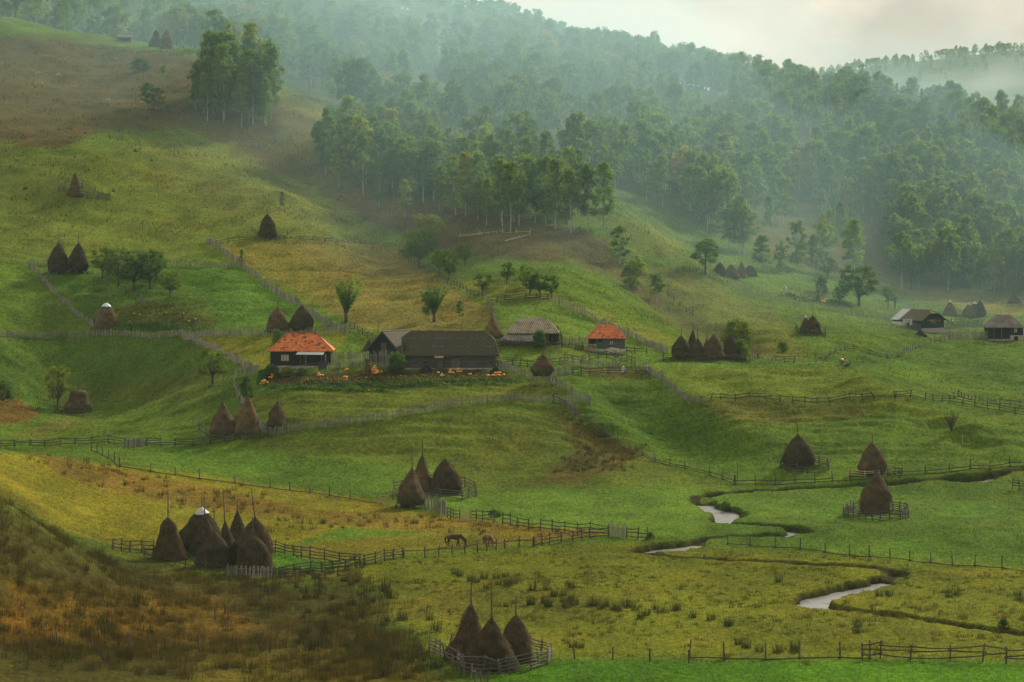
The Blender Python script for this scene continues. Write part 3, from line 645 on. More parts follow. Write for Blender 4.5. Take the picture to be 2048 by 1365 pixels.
def make_tree(kind, seed):
    """(trunk mesh, crown mesh) of one tree ten metres high"""
    rg = np.random.default_rng(seed); rr = random.Random(seed); b = MB(); C_, S_ = [], []
    if kind == 'birch':
        lean = rr.uniform(-.35, .35); P = [(lean*t*t*1.2, rr.uniform(-.05, .05), t*9.6) for t in (0, .25, .5, .75, 1)]
        b.tube([(0, 0, -.6)]+P, [.13, .115, .10, .075, .045, .015], 6)
        base = rr.uniform(1.7, 3.2)
        for i in range(66):
            t = rr.random()**.95; z = base+t*(10.2-base); r = (1.9*math.sin(PI*min(1, t*.80+.16))**.6+.1)*rr.uniform(.25, 1.05); a = rr.random()*2*PI
            x, y = math.cos(a)*r+lean*(z/9.6)**2*1.2, math.sin(a)*r; C_.append((x, y, z)); S_.append(rr.uniform(.45, .85))
            if i % 3 == 0: b.tube([(lean*(z/9.6)**2, 0, max(z-1.1, 1.5)), (x*.8, y*.8, z)], [.035, .012], 4, False)
        V, Fq = sprays(rg, C_, S_, 66, .29, .75, .35)
    elif kind == 'broad':
        b.tube([(0, 0, -.6), (0, 0, 1.2), (.1, .05, 3), (.2, 0, 5.5), (.1, 0, 8)], [.34, .27, .22, .14, .04], 7)
        for i in range(64):
            a = rr.random()*2*PI; cz = rr.uniform(-.75, 1); r = math.sqrt(max(0, 1-cz*cz*.92))*rr.uniform(.55, 1.08)
            x, y, z = math.cos(a)*r*3.5, math.sin(a)*r*3.5, 5.9+cz*3.7+rr.uniform(-.4, .4); C_.append((x, y, z)); S_.append(rr.uniform(.6, 1.25))
            if i % 4 == 0: b.tube([(0, 0, rr.uniform(2, 4)), (x*.4, y*.4, z*.6+1), (x*.85, y*.85, z)], [.10, .06, .015], 4, False)
        V, Fq = sprays(rg, C_, S_, 80, .38, .62)
    elif kind == 'plum':
        b.tube([(0, 0, -.6), (.1, 0, 1.2), (-.05, .05, 2.6), (.2, 0, 5)], [.42, .34, .28, .1], 7)
        for i in range(54):
            a = rr.random()*2*PI; cz = rr.uniform(-.8, 1); r = math.sqrt(max(0, 1-cz*cz*.9))*rr.uniform(.45, 1.1)
            x, y, z = math.cos(a)*r*5.0, math.sin(a)*r*5.0, 5.9+cz*3.5+rr.uniform(-.5, .5); C_.append((x, y, z)); S_.append(rr.uniform(.8, 1.6))
            if i % 3 == 0: b.tube([(0, 0, rr.uniform(1.5, 2.8)), (x*.45, y*.45, z*.6+.8), (x*.9, y*.9, z)], [.16, .09, .02], 4, False)
        V, Fq = sprays(rg, C_, S_, 80, .42, .6)
    elif kind == 'willow':
        b.tube([(0, 0, -.6), (0, 0, .8), (.05, 0, 2)], [.5, .4, .42], 7)
        for i in range(26):
            a = rr.random()*2*PI; sp = rr.uniform(.2, 1.05); L = rr.uniform(6.5, 10); tx, ty = math.cos(a)*3.7*sp, math.sin(a)*3.7*sp
            b.tube([(0, 0, 1.2), (tx*.35, ty*.35, 1.5+L*.35), (tx, ty, L*.97)], [.12, .07, .015], 4, False)
            for t in np.linspace(.42, 1, 6): C_.append((tx*t**1.25+rr.uniform(-.2, .2), ty*t**1.25, 1.2+(L-1.2)*t)); S_.append(.28+.5*t*rr.random())
        V, Fq = sprays(rg, C_, S_, 34, .30, 1.1)
    elif kind == 'spruce':
        b.tube([(0, 0, -.6), (0, 0, 9.8)], [.2, .02], 6)
        for i in range(90):
            t = rr.random()**.8; z = 1.0+t*9; r = (1-t)*2.1*rr.uniform(.35, 1.05)+.05; a = rr.random()*2*PI
            C_.append((math.cos(a)*r, math.sin(a)*r, z-.25*r)); S_.append(.28+.35*(1-t))
        V, Fq = sprays(rg, C_, S_, 18, .42, .5, .25)
    elif kind == 'bush':
        for i in range(7):
            a = rr.random()*2*PI; b.tube([(0, 0, -.5), (math.cos(a)*1.5, math.sin(a)*1.5, 3.5), (math.cos(a)*3, math.sin(a)*3, 7)], [.2, .12, .03], 4, False)
        for i in range(60):
            a = rr.random()*2*PI; cz = rr.random()*1.05; r = math.sqrt(max(0, 1-cz*cz*.85))*rr.uniform(.4, 1.08)
            C_.append((math.cos(a)*r*5, math.sin(a)*r*5, .6+cz*8.6)); S_.append(rr.uniform(1, 2.0))
        V, Fq = sprays(rg, C_, S_, 80, .58, .8)
    elif kind == 'bare':
        for i in range(46):
            a = rr.random()*2*PI; sp = rr.random(); tx, ty = math.cos(a)*5*sp, math.sin(a)*5*sp
            b.tube([(0, 0, -.5), (tx*.4, ty*.4, 4), (tx, ty, rr.uniform(6, 10))], [.10, .07, .03], 3, False); C_.append((tx*.9, ty*.9, 7.5)); S_.append(1.2)
        V, Fq = sprays(rg, C_, S_, 9, .45, 1.3)
    return b, V, Fq
LEAF = dict(birch=LEAF_B, broad=LEAF_D, plum=LEAF_P, willow=LEAF_B, spruce=LEAF_S, bush=LEAF_P, bare=LEAF_B)
PROTO = {}
for kind, nvar in (('birch', 6), ('broad', 6), ('plum', 4), ('willow', 2), ('spruce', 3), ('bush', 3), ('bare', 1)):
    for k in range(nvar):
        b, V, Fq = make_tree(kind, 100+k*13+len(kind)*7); bark = BARK_B if kind == 'birch' else BARK
        tv = np.array(b.v); tf = b.f
        PROTO[kind, k] = (new_mesh('trunk', tv, tf, [bark], True), new_mesh('crown', V, Fq, [LEAF[kind]]), (tv, tf, V, Fq, bark))
    PROTO[kind] = nvar
WID = dict(birch=3.7, broad=8.3, plum=11.5, willow=8, spruce=4.2, bush=11.5, bare=10)   # crown width of the ten-metre tree
JOINED = {}
def joined(kind, k):
    if (kind, k) not in JOINED:
        tv, tf, V, Fq, bark = PROTO[kind, k][2]
        JOINED[kind, k] = new_mesh('tree', np.concatenate([tv, V]), [tuple(f) for f in tf]+[tuple(int(i)+len(tv) for i in f) for f in Fq], [bark, LEAF[kind]], False, None, [0]*len(tf)+[1]*len(Fq))
    return JOINED[kind, k]
TNAME = dict(birch='birch_tree', broad='broadleaf_tree', plum='fruit_tree', willow='willow_tree', spruce='spruce_tree', bush='bush', bare='thorn_bush')
def plant(kind, loc, H, Wd, label, group=None, var=None, rg=random, single=False, cat=None):
    k = rg.randrange(PROTO[kind]) if var is None else var
    me = None if not single else joined(kind, k)
    o = link(TNAME[kind], me, None, loc, rg.random()*6.28); tag(o, label, cat or ('bush' if kind in ('bush', 'bare') else 'tree'), group)
    sz = H/10.0; sx_ = Wd/WID[kind]; o.scale = (sx_, sx_, sz)
    if not single:
        link('trunk' if kind not in ('bush', 'bare') else 'stems', PROTO[kind, k][0], o); link('crown', PROTO[kind, k][1], o)
    return o
def tree(kind, px, base, top, wpx, label, group=None, var=None, cat=None):
    p = hit(px, base); k = p.y/F
    return plant(kind, p, (base-top)*k, wpx*k, label, group, var, random.Random(int(px+base)), False, cat)
# ================================================================== haystacks
H = haystack
# front trio inside a pole pen
H(937, 1322, 1213, 80, 'dark haystack with a long leaning pole, back one of the front trio', 'haystacks in the front pole pen', 1168, 'cone', ties=2, polelean=.04, lean=.02)
H(978, 1345, 1242, 106, 'broad brown cone haystack with the tallest pole, front one of the front trio', 'haystacks in the front pole pen', 1178, 'cone', ties=1)
H(1032, 1326, 1235, 66, 'narrower grey topped haystack with crossed tie branches, right of the front trio', 'haystacks in the front pole pen', 1196, 'egg', ties=2, polelean=.03)
# cluster above the brown reeds
G = 'haystacks clustered above the brown reeds'
H(335, 1122, 1038, 66, 'bell shaped haystack with a rounded knob top, standing apart from its cluster', G, 987, 'bell')
H(396, 1108, 1019, 78, 'large haystack capped with a white plastic sheet in the reed side cluster', G, 988, 'egg', 'white')
H(409, 1116, 1035, 62, 'brown haystack leaning in front of the white capped one', G, 992, 'cone', ties=1, polelean=-.05)
H(423, 1136, 1066, 64, 'lowest bulging haystack at the front of the reed side cluster', G, 1020, 'dome')
H(452, 1130, 1044, 48, 'slim dark haystack in the middle of the reed side cluster', G, 987, 'pear', polelean=-.08)
H(475, 1112, 1024, 52, 'sharp pointed haystack at the back of the reed side cluster', G, 1002, 'cone', ties=1)
H(503, 1134, 1039, 76, 'big tall haystack with a long leaning pole in the reed side cluster', G, 980, 'egg', ties=2, polelean=-.14)
H(506, 1149, 1073, 66, 'squat haystack behind the little paling panel', G, 1037, 'dome')
# trio above the horses
G = 'haystacks in the pen above the horses'
H(820, 1018, 941, 56, 'dark pear shaped haystack raised on short posts beside grey palings', G, 895, 'pear', legs=.5, ties=1)
H(841, 985, 912, 44, 'slender haystack with a pale tall pole behind the pear shaped one', G, 883, 'cone', ties=1)
H(891, 990, 920, 54, 'egg shaped grey topped haystack inside the rail pen above the horses', G, None, 'egg', ties=1)
# right
H(1600, 938, 870, 54, 'haystack with a tall thin pole and a low rail pen at the slope foot', None, 838, 'egg', polelean=-.08)
H(1749, 952, 887, 52, 'haystack behind a pale new rail at the edge of the stream meadow', None, 870, 'egg')
H(1754, 1030, 948, 62, 'lone large haystack ringed by a pole pen on the flat meadow', None, 938, 'egg', ties=1)
# left middle
G = 'haystacks below the garden fence'
H(445, 872, 803, 50, 'light tan pear shaped haystack with a very tall pole below the garden', G, 733, 'pear', polelean=.05)
H(491, 868, 793, 54, 'tallest dark haystack with a pointed tip below the garden', G, 745, 'cone', polelean=-.04)
H(552, 858, 807, 40, 'small conical haystack just inside the long paling fence', G, 785, 'cone', legs=.35)
H(153, 826, 781, 54, 'flat topped brown haystack behind the grassy mound', None, 742, 'flat')
H(208, 660, 607, 44, 'rounded haystack with a pale blue sheet and tall pole', None, 552, 'dome', 'blue')
G = 'twin haystacks on the left hillside'
H(112, 549, 488, 40, 'left haystack of the twin pair by the fence corner', G, 468, 'egg', legs=.5)
H(152, 548, 488, 38, 'right haystack of the twin pair by the fence corner', G, 464, 'egg', legs=.5)
G = 'haystacks behind the red roofed cottage'
H(553, 664, 615, 40, 'haystack with a pole standing left behind the large red roofed cottage', G, 600, 'egg')
H(601, 664, 611, 40, 'taller haystack standing right behind the large red roofed cottage', G, None, 'egg')
H(535, 479, 430, 36, 'haystack at the top fence of the dry brown field', None, 414, 'egg', legs=.4)
H(149, 393, 345, 31, 'lonely dark haystack in a rail pen high on the left hillside', None, None, 'cone')
G = 'haystacks on the top left ridge'
H(311, 94, 60, 28, 'haystack on the top ridge, wider of the two', G, None, 'bell')
H(331, 97, 59, 23, 'haystack on the top ridge, slimmer of the two', G, None, 'egg')
H(985, 677, 633, 36, 'brown haystack at the foot of the fence behind the long barn', None, 608, 'cone')
H(1085, 772, 712, 42, 'haystack raised on long splayed legs right of the long barn', None, 682, 'egg', legs=1.55, polelean=.1)
H(738, 702, 679, 22, 'little cone of hay between the palisade and the gabled shed', None, None, 'cone')
G = 'haystacks in the row on the green terrace'
H(1363, 719, 672, 36, 'broad left end haystack of the terrace row', G, 652, 'egg')
H(1384, 713, 659, 24, 'tallest sharp haystack at the back of the terrace row', G, 648, 'cone')
H(1396, 719, 677, 27, 'third haystack from the left of the terrace row, with a tall pole', G, 650, 'egg')
H(1413, 714, 677, 20, 'smallest haystack peeping from behind the terrace row', G, 660, 'cone')
H(1428, 719, 670, 40, 'widest haystack in the middle of the terrace row', G, None, 'egg')
H(1463, 720, 668, 38, 'right end haystack of the terrace row beside the leafy bush', G, 655, 'cone')
G = 'haystacks in the small round pen'
H(1613, 666, 632, 22, 'white capped slim haystack in the small round pen', G, None, 'pear', 'white')
H(1627, 668, 632, 30, 'wider haystack with a pole in the small round pen', G, 615, 'egg')
G = 'haystacks behind the right hand barn'
H(1903, 632, 601, 28, 'white capped haystack standing alone behind the black gabled barn', G, None, 'cone', 'white')
H(1940, 635, 606, 27, 'white capped haystack in front of its group behind the barn', G, 600, 'cone', 'white')
H(1950, 633, 604, 20, 'half hidden white capped haystack in the middle behind the barn', G, 598, 'egg', 'white')
H(1962, 634, 601, 20, 'uncovered tall haystack at the right behind the barn', G, 592, 'egg')
H(2030, 607, 586, 24, 'dark haystack behind the bare rail at the forest edge', None, None, 'cone')
G = 'haystacks under the tree on the misty field'
H(1440, 551, 525, 24, 'left misty haystack under the dark leaning tree', G, None, 'dome')
H(1464, 556, 529, 26, 'second misty haystack under the trees, broad and low', G, None, 'dome')
H(1484, 556, 524, 22, 'third misty haystack under the trees, with a whitish tip', G, None, 'cone')
H(1502, 553, 531, 24, 'right misty haystack, lowest of those under the trees', G, None, 'dome')
def stook(px, base, top, wpx, label):
    p = hit(px, base); k = p.y/F; Hh, R = (base-top)*k, wpx*k/2; b = MB(); rg = random.Random(px)
    r = thing('maize_stook', label, 'stook', p)
    for i in range(60):
        a = rg.random()*6.28; q = rg.uniform(.3, 1); b.tube([(math.cos(a)*R*q, math.sin(a)*R*q, -.1), (math.cos(a)*R*.25*q, math.sin(a)*R*.25*q, Hh*rg.uniform(.75, .95)), (math.cos(a)*R*.4, math.sin(a)*R*.4, Hh*rg.uniform(.9, 1.08))], [.07, .09, .03], 4)
    b.build('stalks', CORN, r)
    MB().tube([(math.cos(a)*R*.42, math.sin(a)*R*.42, Hh*.7) for a in np.linspace(0, 6.28, 14)], .05, 5).build('binding', STALKM, r)
stook(735, 748, 720, 24, 'brown green maize stook beside the largest pumpkin pile')
stook(1637, 602, 582, 11, 'small dark maize stook in the misty pumpkin field')
# ================================================================== fences
f = fence
f([(57, 533), (100, 580), (150, 630), (190, 656)], 'paling fence running down left of the twin haystacks', 'picket', 1.25)
f([(57, 532), (120, 530), (220, 531), (330, 533), (405, 535), (483, 534)], 'paling fence behind the twin haystacks and the orchard trees', 'picket', 1.2)
f([(413, 484), (448, 508), (483, 534), (560, 590), (640, 642), (692, 664)], 'long paling fence slanting down beside the dry brown field', 'picket', 1.25)
f([(413, 490), (432, 489)], 'short grey paling panel at the top corner of the dry field', 'picket', 1.5, .9)
f([(432, 489), (480, 483), (540, 480), (600, 480), (650, 485), (720, 489), (790, 493)], 'low dark brush fence along the top of the dry brown field', 'rail', .9, 3.2, 2, tilt=.1)
f([(0, 675), (40, 674), (116, 674)], 'short paling fence at the left edge, beyond the gap', 'picket', 1.25)
f([(136, 674), (250, 673), (365, 672), (460, 672), (550, 671), (625, 668), (700, 667)], 'long paling fence crossing behind the red roofed cottage', 'picket', 1.25)
f([(363, 674), (400, 690), (440, 710), (480, 728), (514, 743)], 'paling fence going down from the long fence to the cottage', 'picket', 1.2)
f([(700, 660), (725, 670), (745, 682), (765, 690)], 'rail fence coming down to the gabled shed', 'rail', 1.2, 2.2, 3)
f([(470, 758), (468, 775), (478, 800), (492, 815), (512, 848), (532, 872)], 'dark paling fence curving behind the tallest garden haystack', 'picket', 1.3)
f([(470, 757), (490, 752), (512, 746)], 'weathered paling panel left of the cottage bushes', 'picket', 1.5)
f([(532, 873), (565, 868), (600, 862), (650, 855), (700, 848), (750, 842), (800, 833), (850, 825), (900, 816), (950, 810), (1000, 805), (1050, 803), (1104, 804)], 'long curving paling fence below the pumpkin garden', 'picket', 1.35)
f([(1104, 804), (1140, 806), (1182, 808)], 'paling fence closing the corner below the raised haystack', 'picket', 1.3)
f([(1095, 760), (1120, 775), (1145, 790), (1182, 808)], 'paling fence slanting below the raised haystack', 'picket', 1.3)
f([(1106, 806), (1130, 818), (1152, 830)], 'broken rails dropping from the paling corner', 'rail', 1.2, 2, 3)
f([(1133, 820), (1153, 832)], 'tall grey paling panel on the gully edge', 'picket', 1.6, .9)
f([(1153, 832), (1175, 845), (1210, 870), (1260, 905), (1310, 925), (1370, 938), (1420, 952), (1470, 970)], 'post and rail fence descending from the gully to the meadow', 'rail', 1.2, 3.2, 2, low=True)
f([(1470, 970), (1550, 971), (1630, 967), (1700, 962), (1800, 953), (1900, 945), (1980, 940), (2060, 934)], 'long post and rail fence along the foot of the right slope', 'rail', 1.5, 3.4, 2, low=True)
f([(995, 733), (1020, 742), (1050, 752), (1072, 758)], 'leaning palings in front of the long barn corner', 'picket', 1.2, tilt=.12)
f([(1090, 752), (1115, 752), (1146, 748)], 'tangled leaning palings beside the raised haystack', 'picket', 1.5, tilt=.2)
f([(994, 728), (1025, 731), (1055, 735), (1075, 735)], 'rail yard fence right of the long barn', 'rail', 1.4, 2.4, 4)
f([(1100, 728), (1130, 725), (1180, 722), (1230, 722), (1255, 725), (1270, 733)], 'curved upper rail fence of the muddy corral', 'rail', 1.4, 2.2, 3)
f([(1120, 728), (1160, 732), (1205, 736), (1240, 730)], 'dense stick palings inside the muddy corral', 'picket', 1.3, tilt=.12)
f([(1145, 748), (1180, 750), (1216, 750), (1250, 749), (1292, 750)], 'lower rail fence of the muddy corral', 'rail', 1.2, 2.2, 3)
f([(1286, 738), (1310, 755), (1335, 775), (1360, 796), (1378, 810)], 'paling fence dropping right of the muddy corral', 'picket', 1.2)
f([(1378, 810), (1402, 806)], 'small paling panel at the bend of the slope fence', 'picket', 1.3)
f([(1402, 806), (1440, 800), (1500, 797), (1560, 803), (1610, 809), (1660, 808), (1700, 800), (1750, 797), (1790, 797)], 'dark brush fence with slanting stakes crossing the green spur', 'rail', 1.1, 2.6, 2, tilt=.28)
f([(1790, 797), (1850, 800), (1900, 806), (1950, 815), (2000, 824), (2060, 835)], 'stake fence with wattle rails at the right edge of the spur', 'rail', 1.3, 2.4, 3, tilt=.1)
f([(1908, 797), (1950, 803), (2000, 811), (2060, 818)], 'further thin rail fence behind the stake fence', 'rail', 1.1, 2.8, 2)
f([(1326, 721), (1370, 723), (1420, 724), (1470, 724), (1500, 724), (1550, 724), (1588, 727)], 'rail fence in front of the terrace row of haystacks', 'rail', 1.3, 2.4, 4, wild=.03)
f([(1408, 548), (1450, 566), (1500, 586), (1560, 602), (1620, 615), (1680, 624), (1740, 632), (1800, 642), (1835, 646)], 'long misty paling fence on the far right field', 'picket', 1.35, 3, gap=.42)
f([(1632, 724), (1660, 711), (1690, 702), (1708, 700), (1740, 710), (1775, 718), (1795, 716)], 'low rail fence looping over the hollow behind the cow', 'rail', 1.0, 3, 2)
f([(1795, 716), (1830, 698), (1870, 686), (1900, 680)], 'rail fence climbing to the black gabled barn', 'rail', 1.0, 3, 2)
f([(1897, 679), (1920, 680), (1950, 680), (1975, 679)], 'tall grey paling fence left of the shake roofed cottage', 'picket', 1.9)
f([(1893, 658), (1930, 655), (1972, 657)], 'paling fence round the garden behind the black barn', 'picket', 1.2)
f([(800, 508), (840, 535), (890, 565), (940, 590), (975, 605)], 'dark rail fence slanting below the plum trees', 'rail', 1.0, 3, 2)
f([(975, 605), (982, 625), (990, 645), (1003, 672)], 'steep paling fence down to the brown haystack', 'picket', 1.3)
f([(978, 606), (1010, 602), (1050, 599), (1095, 600)], 'rail fence along the top of the barn paddock', 'rail', 1.1, 2.8, 3)
f([(1098, 600), (1140, 618), (1190, 645), (1240, 668), (1290, 690), (1335, 708)], 'paling fence slanting down behind the small red cottage', 'picket', 1.3)
f([(990, 694), (1030, 695), (1070, 695), (1110, 697), (1165, 698)], 'dark rails in front of the grey shingled barn', 'rail', 1.1, 2.4, 3)
f([(1118, 690), (1145, 690), (1172, 692)], 'paling fence between the shingled barn and the small red cottage', 'picket', 1.4)
f([(1252, 706), (1270, 707), (1293, 708)], 'short rails right of the small red cottage', 'rail', 1.0, 2, 2)
f([(0, 896), (60, 893), (150, 890), (250, 892)], 'rail fence along the foot of the grassy mound', 'rail', 1.2, 3, 3)
f([(250, 893), (270, 894), (292, 893)], 'solid plank panel in the rail fence below the mound', 'picket', 1.3, 1.2, gap=.15, tilt=.01)
f([(292, 893), (350, 893), (420, 889), (480, 880), (535, 874)], 'rail fence joining the mound to the garden haystacks', 'rail', 1.2, 2.6, 4)
f([(400, 852), (398, 862), (425, 878), (470, 882), (520, 876)], 'pole rails around the tan haystack pen', 'rail', 1.3, 2.2, 4)
f([(183, 903), (240, 934), (300, 944), (350, 952), (400, 960), (470, 968), (540, 977), (620, 987), (700, 1000), (760, 1010)], 'post and pole fence bounding the yellow meadow', 'rail', 1.3, 4.2, 1, low=True)
f([(850, 1018), (870, 1024), (890, 1032)], 'grey paling panel beside the pear shaped haystack', 'picket', 2.0, 1.4)
f([(787, 1000), (789, 985), (830, 968), (880, 968), (930, 974), (950, 982), (952, 994), (925, 1001), (880, 996), (845, 990)], 'rail pen holding the egg shaped haystack above the horses', 'rail', 1.3, 2.4, 4)
f([(895, 1036), (908, 1039), (920, 1040)], 'short rails left of the pale gate', 'rail', 1.5, 1.4, 3)
f([(940, 1040), (965, 1043), (988, 1046)], 'rails right of the pale gate', 'rail', 1.5, 1.6, 3)
f([(1005, 1050), (1035, 1056), (1080, 1061), (1130, 1066), (1180, 1070), (1217, 1073)], 'dark three rail fence crossing above the horses', 'rail', 1.5, 2.2, 3, wild=.03)
f([(1217, 1072), (1237, 1075), (1254, 1078)], 'paling panel ending the dark three rail fence', 'picket', 1.5, 1.2)
f([(1254, 1078), (1275, 1080), (1296, 1081)], 'last rails beside the stream bank', 'rail', 1.5, 1.4, 3)
f([(1068, 1094), (1100, 1090), (1145, 1083), (1180, 1078), (1217, 1074)], 'old rails sloping up to the paling panel', 'rail', 1.3, 2, 3)
f([(560, 1154), (620, 1148), (690, 1140), (750, 1128), (808, 1117)], 'crooked rail fence at the edge of the reeds', 'rail', 1.3, 1.8, 4, tilt=.12)
f([(808, 1117), (850, 1116), (905, 1111), (955, 1106), (1010, 1098), (1066, 1093)], 'thin post fence in front of the two horses', 'rail', 1.25, 2, 1)
f([(224, 1100), (260, 1104), (306, 1104)], 'rails left of the bell shaped haystack', 'rail', 1.4, 2, 3)
f([(288, 1114), (330, 1124), (370, 1135), (410, 1142), (455, 1150)], 'single rails in front of the reed side haystacks', 'rail', 1.2, 2.2, 2)
f([(455, 1152), (490, 1156), (546, 1158)], 'little paling panel in front of the squat haystack', 'picket', 1.3, 1.2, gap=.22)
f([(530, 1103), (570, 1110), (620, 1120), (680, 1128), (720, 1130)], 'four rail fence running right from the reed side haystacks', 'rail', 1.4, 2.2, 4, wild=.03)
f([(546, 1158), (600, 1157), (650, 1156), (700, 1152)], 'rails joining the paling panel to the crooked fence', 'rail', 1.3, 1.8, 3, tilt=.1)
f([(858, 1305), (905, 1328), (930, 1348), (1000, 1350), (1022, 1350), (1062, 1342), (1095, 1330), (1103, 1318), (1060, 1306), (1000, 1302), (900, 1300)], 'grey pole pen around the front trio of haystacks', 'rail', 1.45, 1.9, 5, closed=False, tilt=.16, m=WOOD)
f([(905, 1345), (940, 1362), (975, 1376)], 'stub posts and pole at the bottom edge below the pole pen', 'rail', 1.3, 1.3, 1, m=WOOD)
f([(1560, 938), (1575, 944), (1615, 948), (1640, 947), (1657, 941), (1655, 932), (1620, 926), (1570, 926)], 'low dark pole pen of the slope foot haystack', 'rail', 1.25, 1.8, 4, closed=True)
f([(1698, 952), (1730, 955), (1758, 953)], 'pale newly split rails in front of the meadow edge haystack', 'rail', 1.0, 2, 3, m=PALE, wild=.02)
f([(1775, 953), (1790, 952), (1804, 951)], 'grey rails right of the meadow edge haystack', 'rail', 1.2, 1.5, 3)
f([(1688, 1034), (1718, 1040), (1760, 1043), (1800, 1041), (1817, 1036), (1812, 1026), (1760, 1019), (1705, 1021)], 'dark pole pen ringing the lone meadow haystack', 'rail', 1.35, 1.4, 5, closed=True, tilt=.1)
f([(1456, 1090), (1500, 1093), (1550, 1097), (1600, 1100), (1650, 1106), (1700, 1112), (1780, 1119), (1860, 1127), (1950, 1134), (2060, 1146)], 'line of thin stakes with a ground pole across the stream meadow', 'rail', 1.35, 3, 1, low=True)
f([(1380, 1318), (1450, 1321), (1530, 1321), (1600, 1320), (1680, 1318), (1740, 1320)], 'low pole fence at the bottom right', 'rail', 1.5, 3, 1, low=True)
f([(1725, 1322), (1760, 1318), (1820, 1320), (1900, 1322), (1965, 1324), (2060, 1330)], 'heavy crooked rail fence in the bottom right corner', 'rail', 1.5, 2.6, 3, wild=.12)
f([(1150, 1318), (1225, 1320), (1300, 1323), (1378, 1326)], 'widely spaced stub posts along the bright grass', 'post', 1.1, 3.2, 0)
f([(45, 1290), (115, 1292), (185, 1296), (258, 1298), (330, 1302), (400, 1304), (475, 1306), (540, 1306)], 'row of old stub posts standing in the brown reeds', 'post', 1.25, 3, 0)
f([(430, 1240), (470, 1222), (520, 1200), (560, 1178), (592, 1160)], 'slanting row of stub posts up through the reeds', 'post', 1.1, 3, 0)
f([(116, 384), (140, 390), (175, 397), (219, 397), (190, 384), (165, 377), (130, 374)], 'rail pen around the lonely high haystack', 'rail', 1.3, 2.4, 4, closed=True)
f([(502, 462), (515, 474), (560, 480), (575, 472)], 'small rail pen left of the dry field haystack', 'rail', 1.2, 2.2, 3)
f([(1590, 660), (1600, 670), (1625, 675), (1651, 674), (1652, 664)], 'round stake pen of the two misty haystacks', 'rail', 1.3, 1.6, 4)
f([(100, 86), (180, 96), (230, 104), (300, 110), (380, 116)], 'thin wire fence of stakes along the top ridge', 'rail', 1.1, 3.6, 1)
f([(920, 474), (960, 470), (1005, 466), (1060, 468)], 'pale fallen birch poles laid as a fence below the birch wood', 'rail', .9, 3.6, 2, m=PALE, low=True)
f([(1196, 492), (1220, 508), (1245, 528), (1262, 540)], 'dark rails below the single birch', 'rail', 1.0, 3, 2)
f([(1300, 556), (1340, 553), (1405, 546)], 'rail fence linking the birches to the leaning tree', 'rail', 1.0, 3, 2)
f([(1336, 595), (1360, 612), (1385, 632)], 'dark stake fence on the slope above the terrace', 'rail', 1.1, 2.8, 2)
f([(2003, 611), (2025, 612), (2060, 614)], 'bare grey rail at the forest edge', 'rail', 1.3, 2.4, 2, m=WOOD, wild=.02)
f([(2024, 980), (2040, 981), (2070, 983)], 'dark pole pen cut by the right edge of the meadow', 'rail', 1.5, 1.6, 4)
f([(75, 822), (110, 826), (150, 828), (180, 828)], 'rail fence behind the mound by the flat topped haystack', 'rail', 1.2, 2.4, 2)
gate(768, 1010, 18, 20, 'small pale gate left of the pear shaped haystack', PALE)
gate(931, 1042, 19, 22, 'cream coloured new gate in the fence above the horses', PALE)
gate(1181, 703, 23, 15, 'pale slatted gate left of the small red cottage', PALE)
# ================================================================== trees standing alone
T = tree
T('willow', 692, 645, 556, 78, 'pollard willow with upswept branches on the dry brown field', None, 0)
T('willow', 868, 643, 571, 64, 'bushy multi stemmed willow above the long barn', None, 1)
T('birch', 853, 640, 585, 22, 'thin leaning sapling beside the bushy willow', None, 1)
T('birch', 920, 646, 603, 16, 'tiny lollipop sapling behind the barn roof', None, 2)
T('birch', 565, 420, 384, 12, 'slight young sapling on the left green hillside', None, 0)
T('birch', 483, 533, 500, 10, 'small dead looking sapling at the fence corner', None, 3)
G = 'orchard trees below the left hillside'
T('plum', 205, 556, 494, 62, 'left end tree of the dark orchard clump', G, 0)
T('plum', 237, 572, 493, 74, 'tall dark tree left of centre in the orchard clump', G, 1)
T('plum', 268, 580, 503, 82, 'broadest dark tree in the middle of the orchard clump', G, 2)
T('plum', 300, 578, 497, 72, 'dark tree right of centre in the orchard clump', G, 3)
T('plum', 312, 560, 502, 54, 'rear tree at the right of the orchard clump', G, 0)
T('plum', 340, 594, 541, 50, 'round low tree standing just right of the orchard clump', G, 1)
T('plum', 425, 768, 697, 78, 'dark round fruit tree left of the cottage', None, 2)
T('plum', 116, 822, 729, 62, 'dark rounded tree behind the grassy mound', None, 3)
G = 'plum trees along the rail fence'
T('plum', 838, 535, 460, 82, 'big light green tree at the head of the plum row', G, 1)
T('plum', 852, 495, 426, 80, 'tallest tree behind the head of the plum row', G, 3)
T('plum', 878, 548, 500, 36, 'slim tree second along the plum row', G, 0)
T('plum', 898, 560, 502, 48, 'dense tree third along the plum row', G, 2)
T('plum', 930, 532, 486, 38, 'round tree above the plum row on the brown slope', G, 1)
T('plum', 965, 592, 545, 44, 'low tree near the bend of the plum row fence', G, 3)
T('plum', 1014, 569, 524, 36, 'vase shaped small tree on the grassy strip', G, 0)
T('plum', 1052, 574, 530, 38, 'pale small tree left of the misty thicket', G, 2)
G = 'trees of the thicket above the paddock'
T('plum', 1060, 590, 548, 38, 'left tree of the thicket above the paddock', G, 1)
T('plum', 1080, 594, 546, 46, 'middle tree of the thicket above the paddock', G, 0)
T('plum', 1103, 596, 550, 40, 'right tree of the thicket above the paddock', G, 3)
T('birch', 1240, 527, 454, 36, 'single shapely birch on the green spur', None, 4)
G = 'birches below the single birch'
T('birch', 1276, 580, 513, 42, 'tallest of the three birches below the spur', G, 5)
T('birch', 1255, 578, 530, 34, 'left birch of the three below the spur', G, 0)
T('birch', 1313, 604, 550, 32, 'lowest birch right of the three below the spur', G, 2)
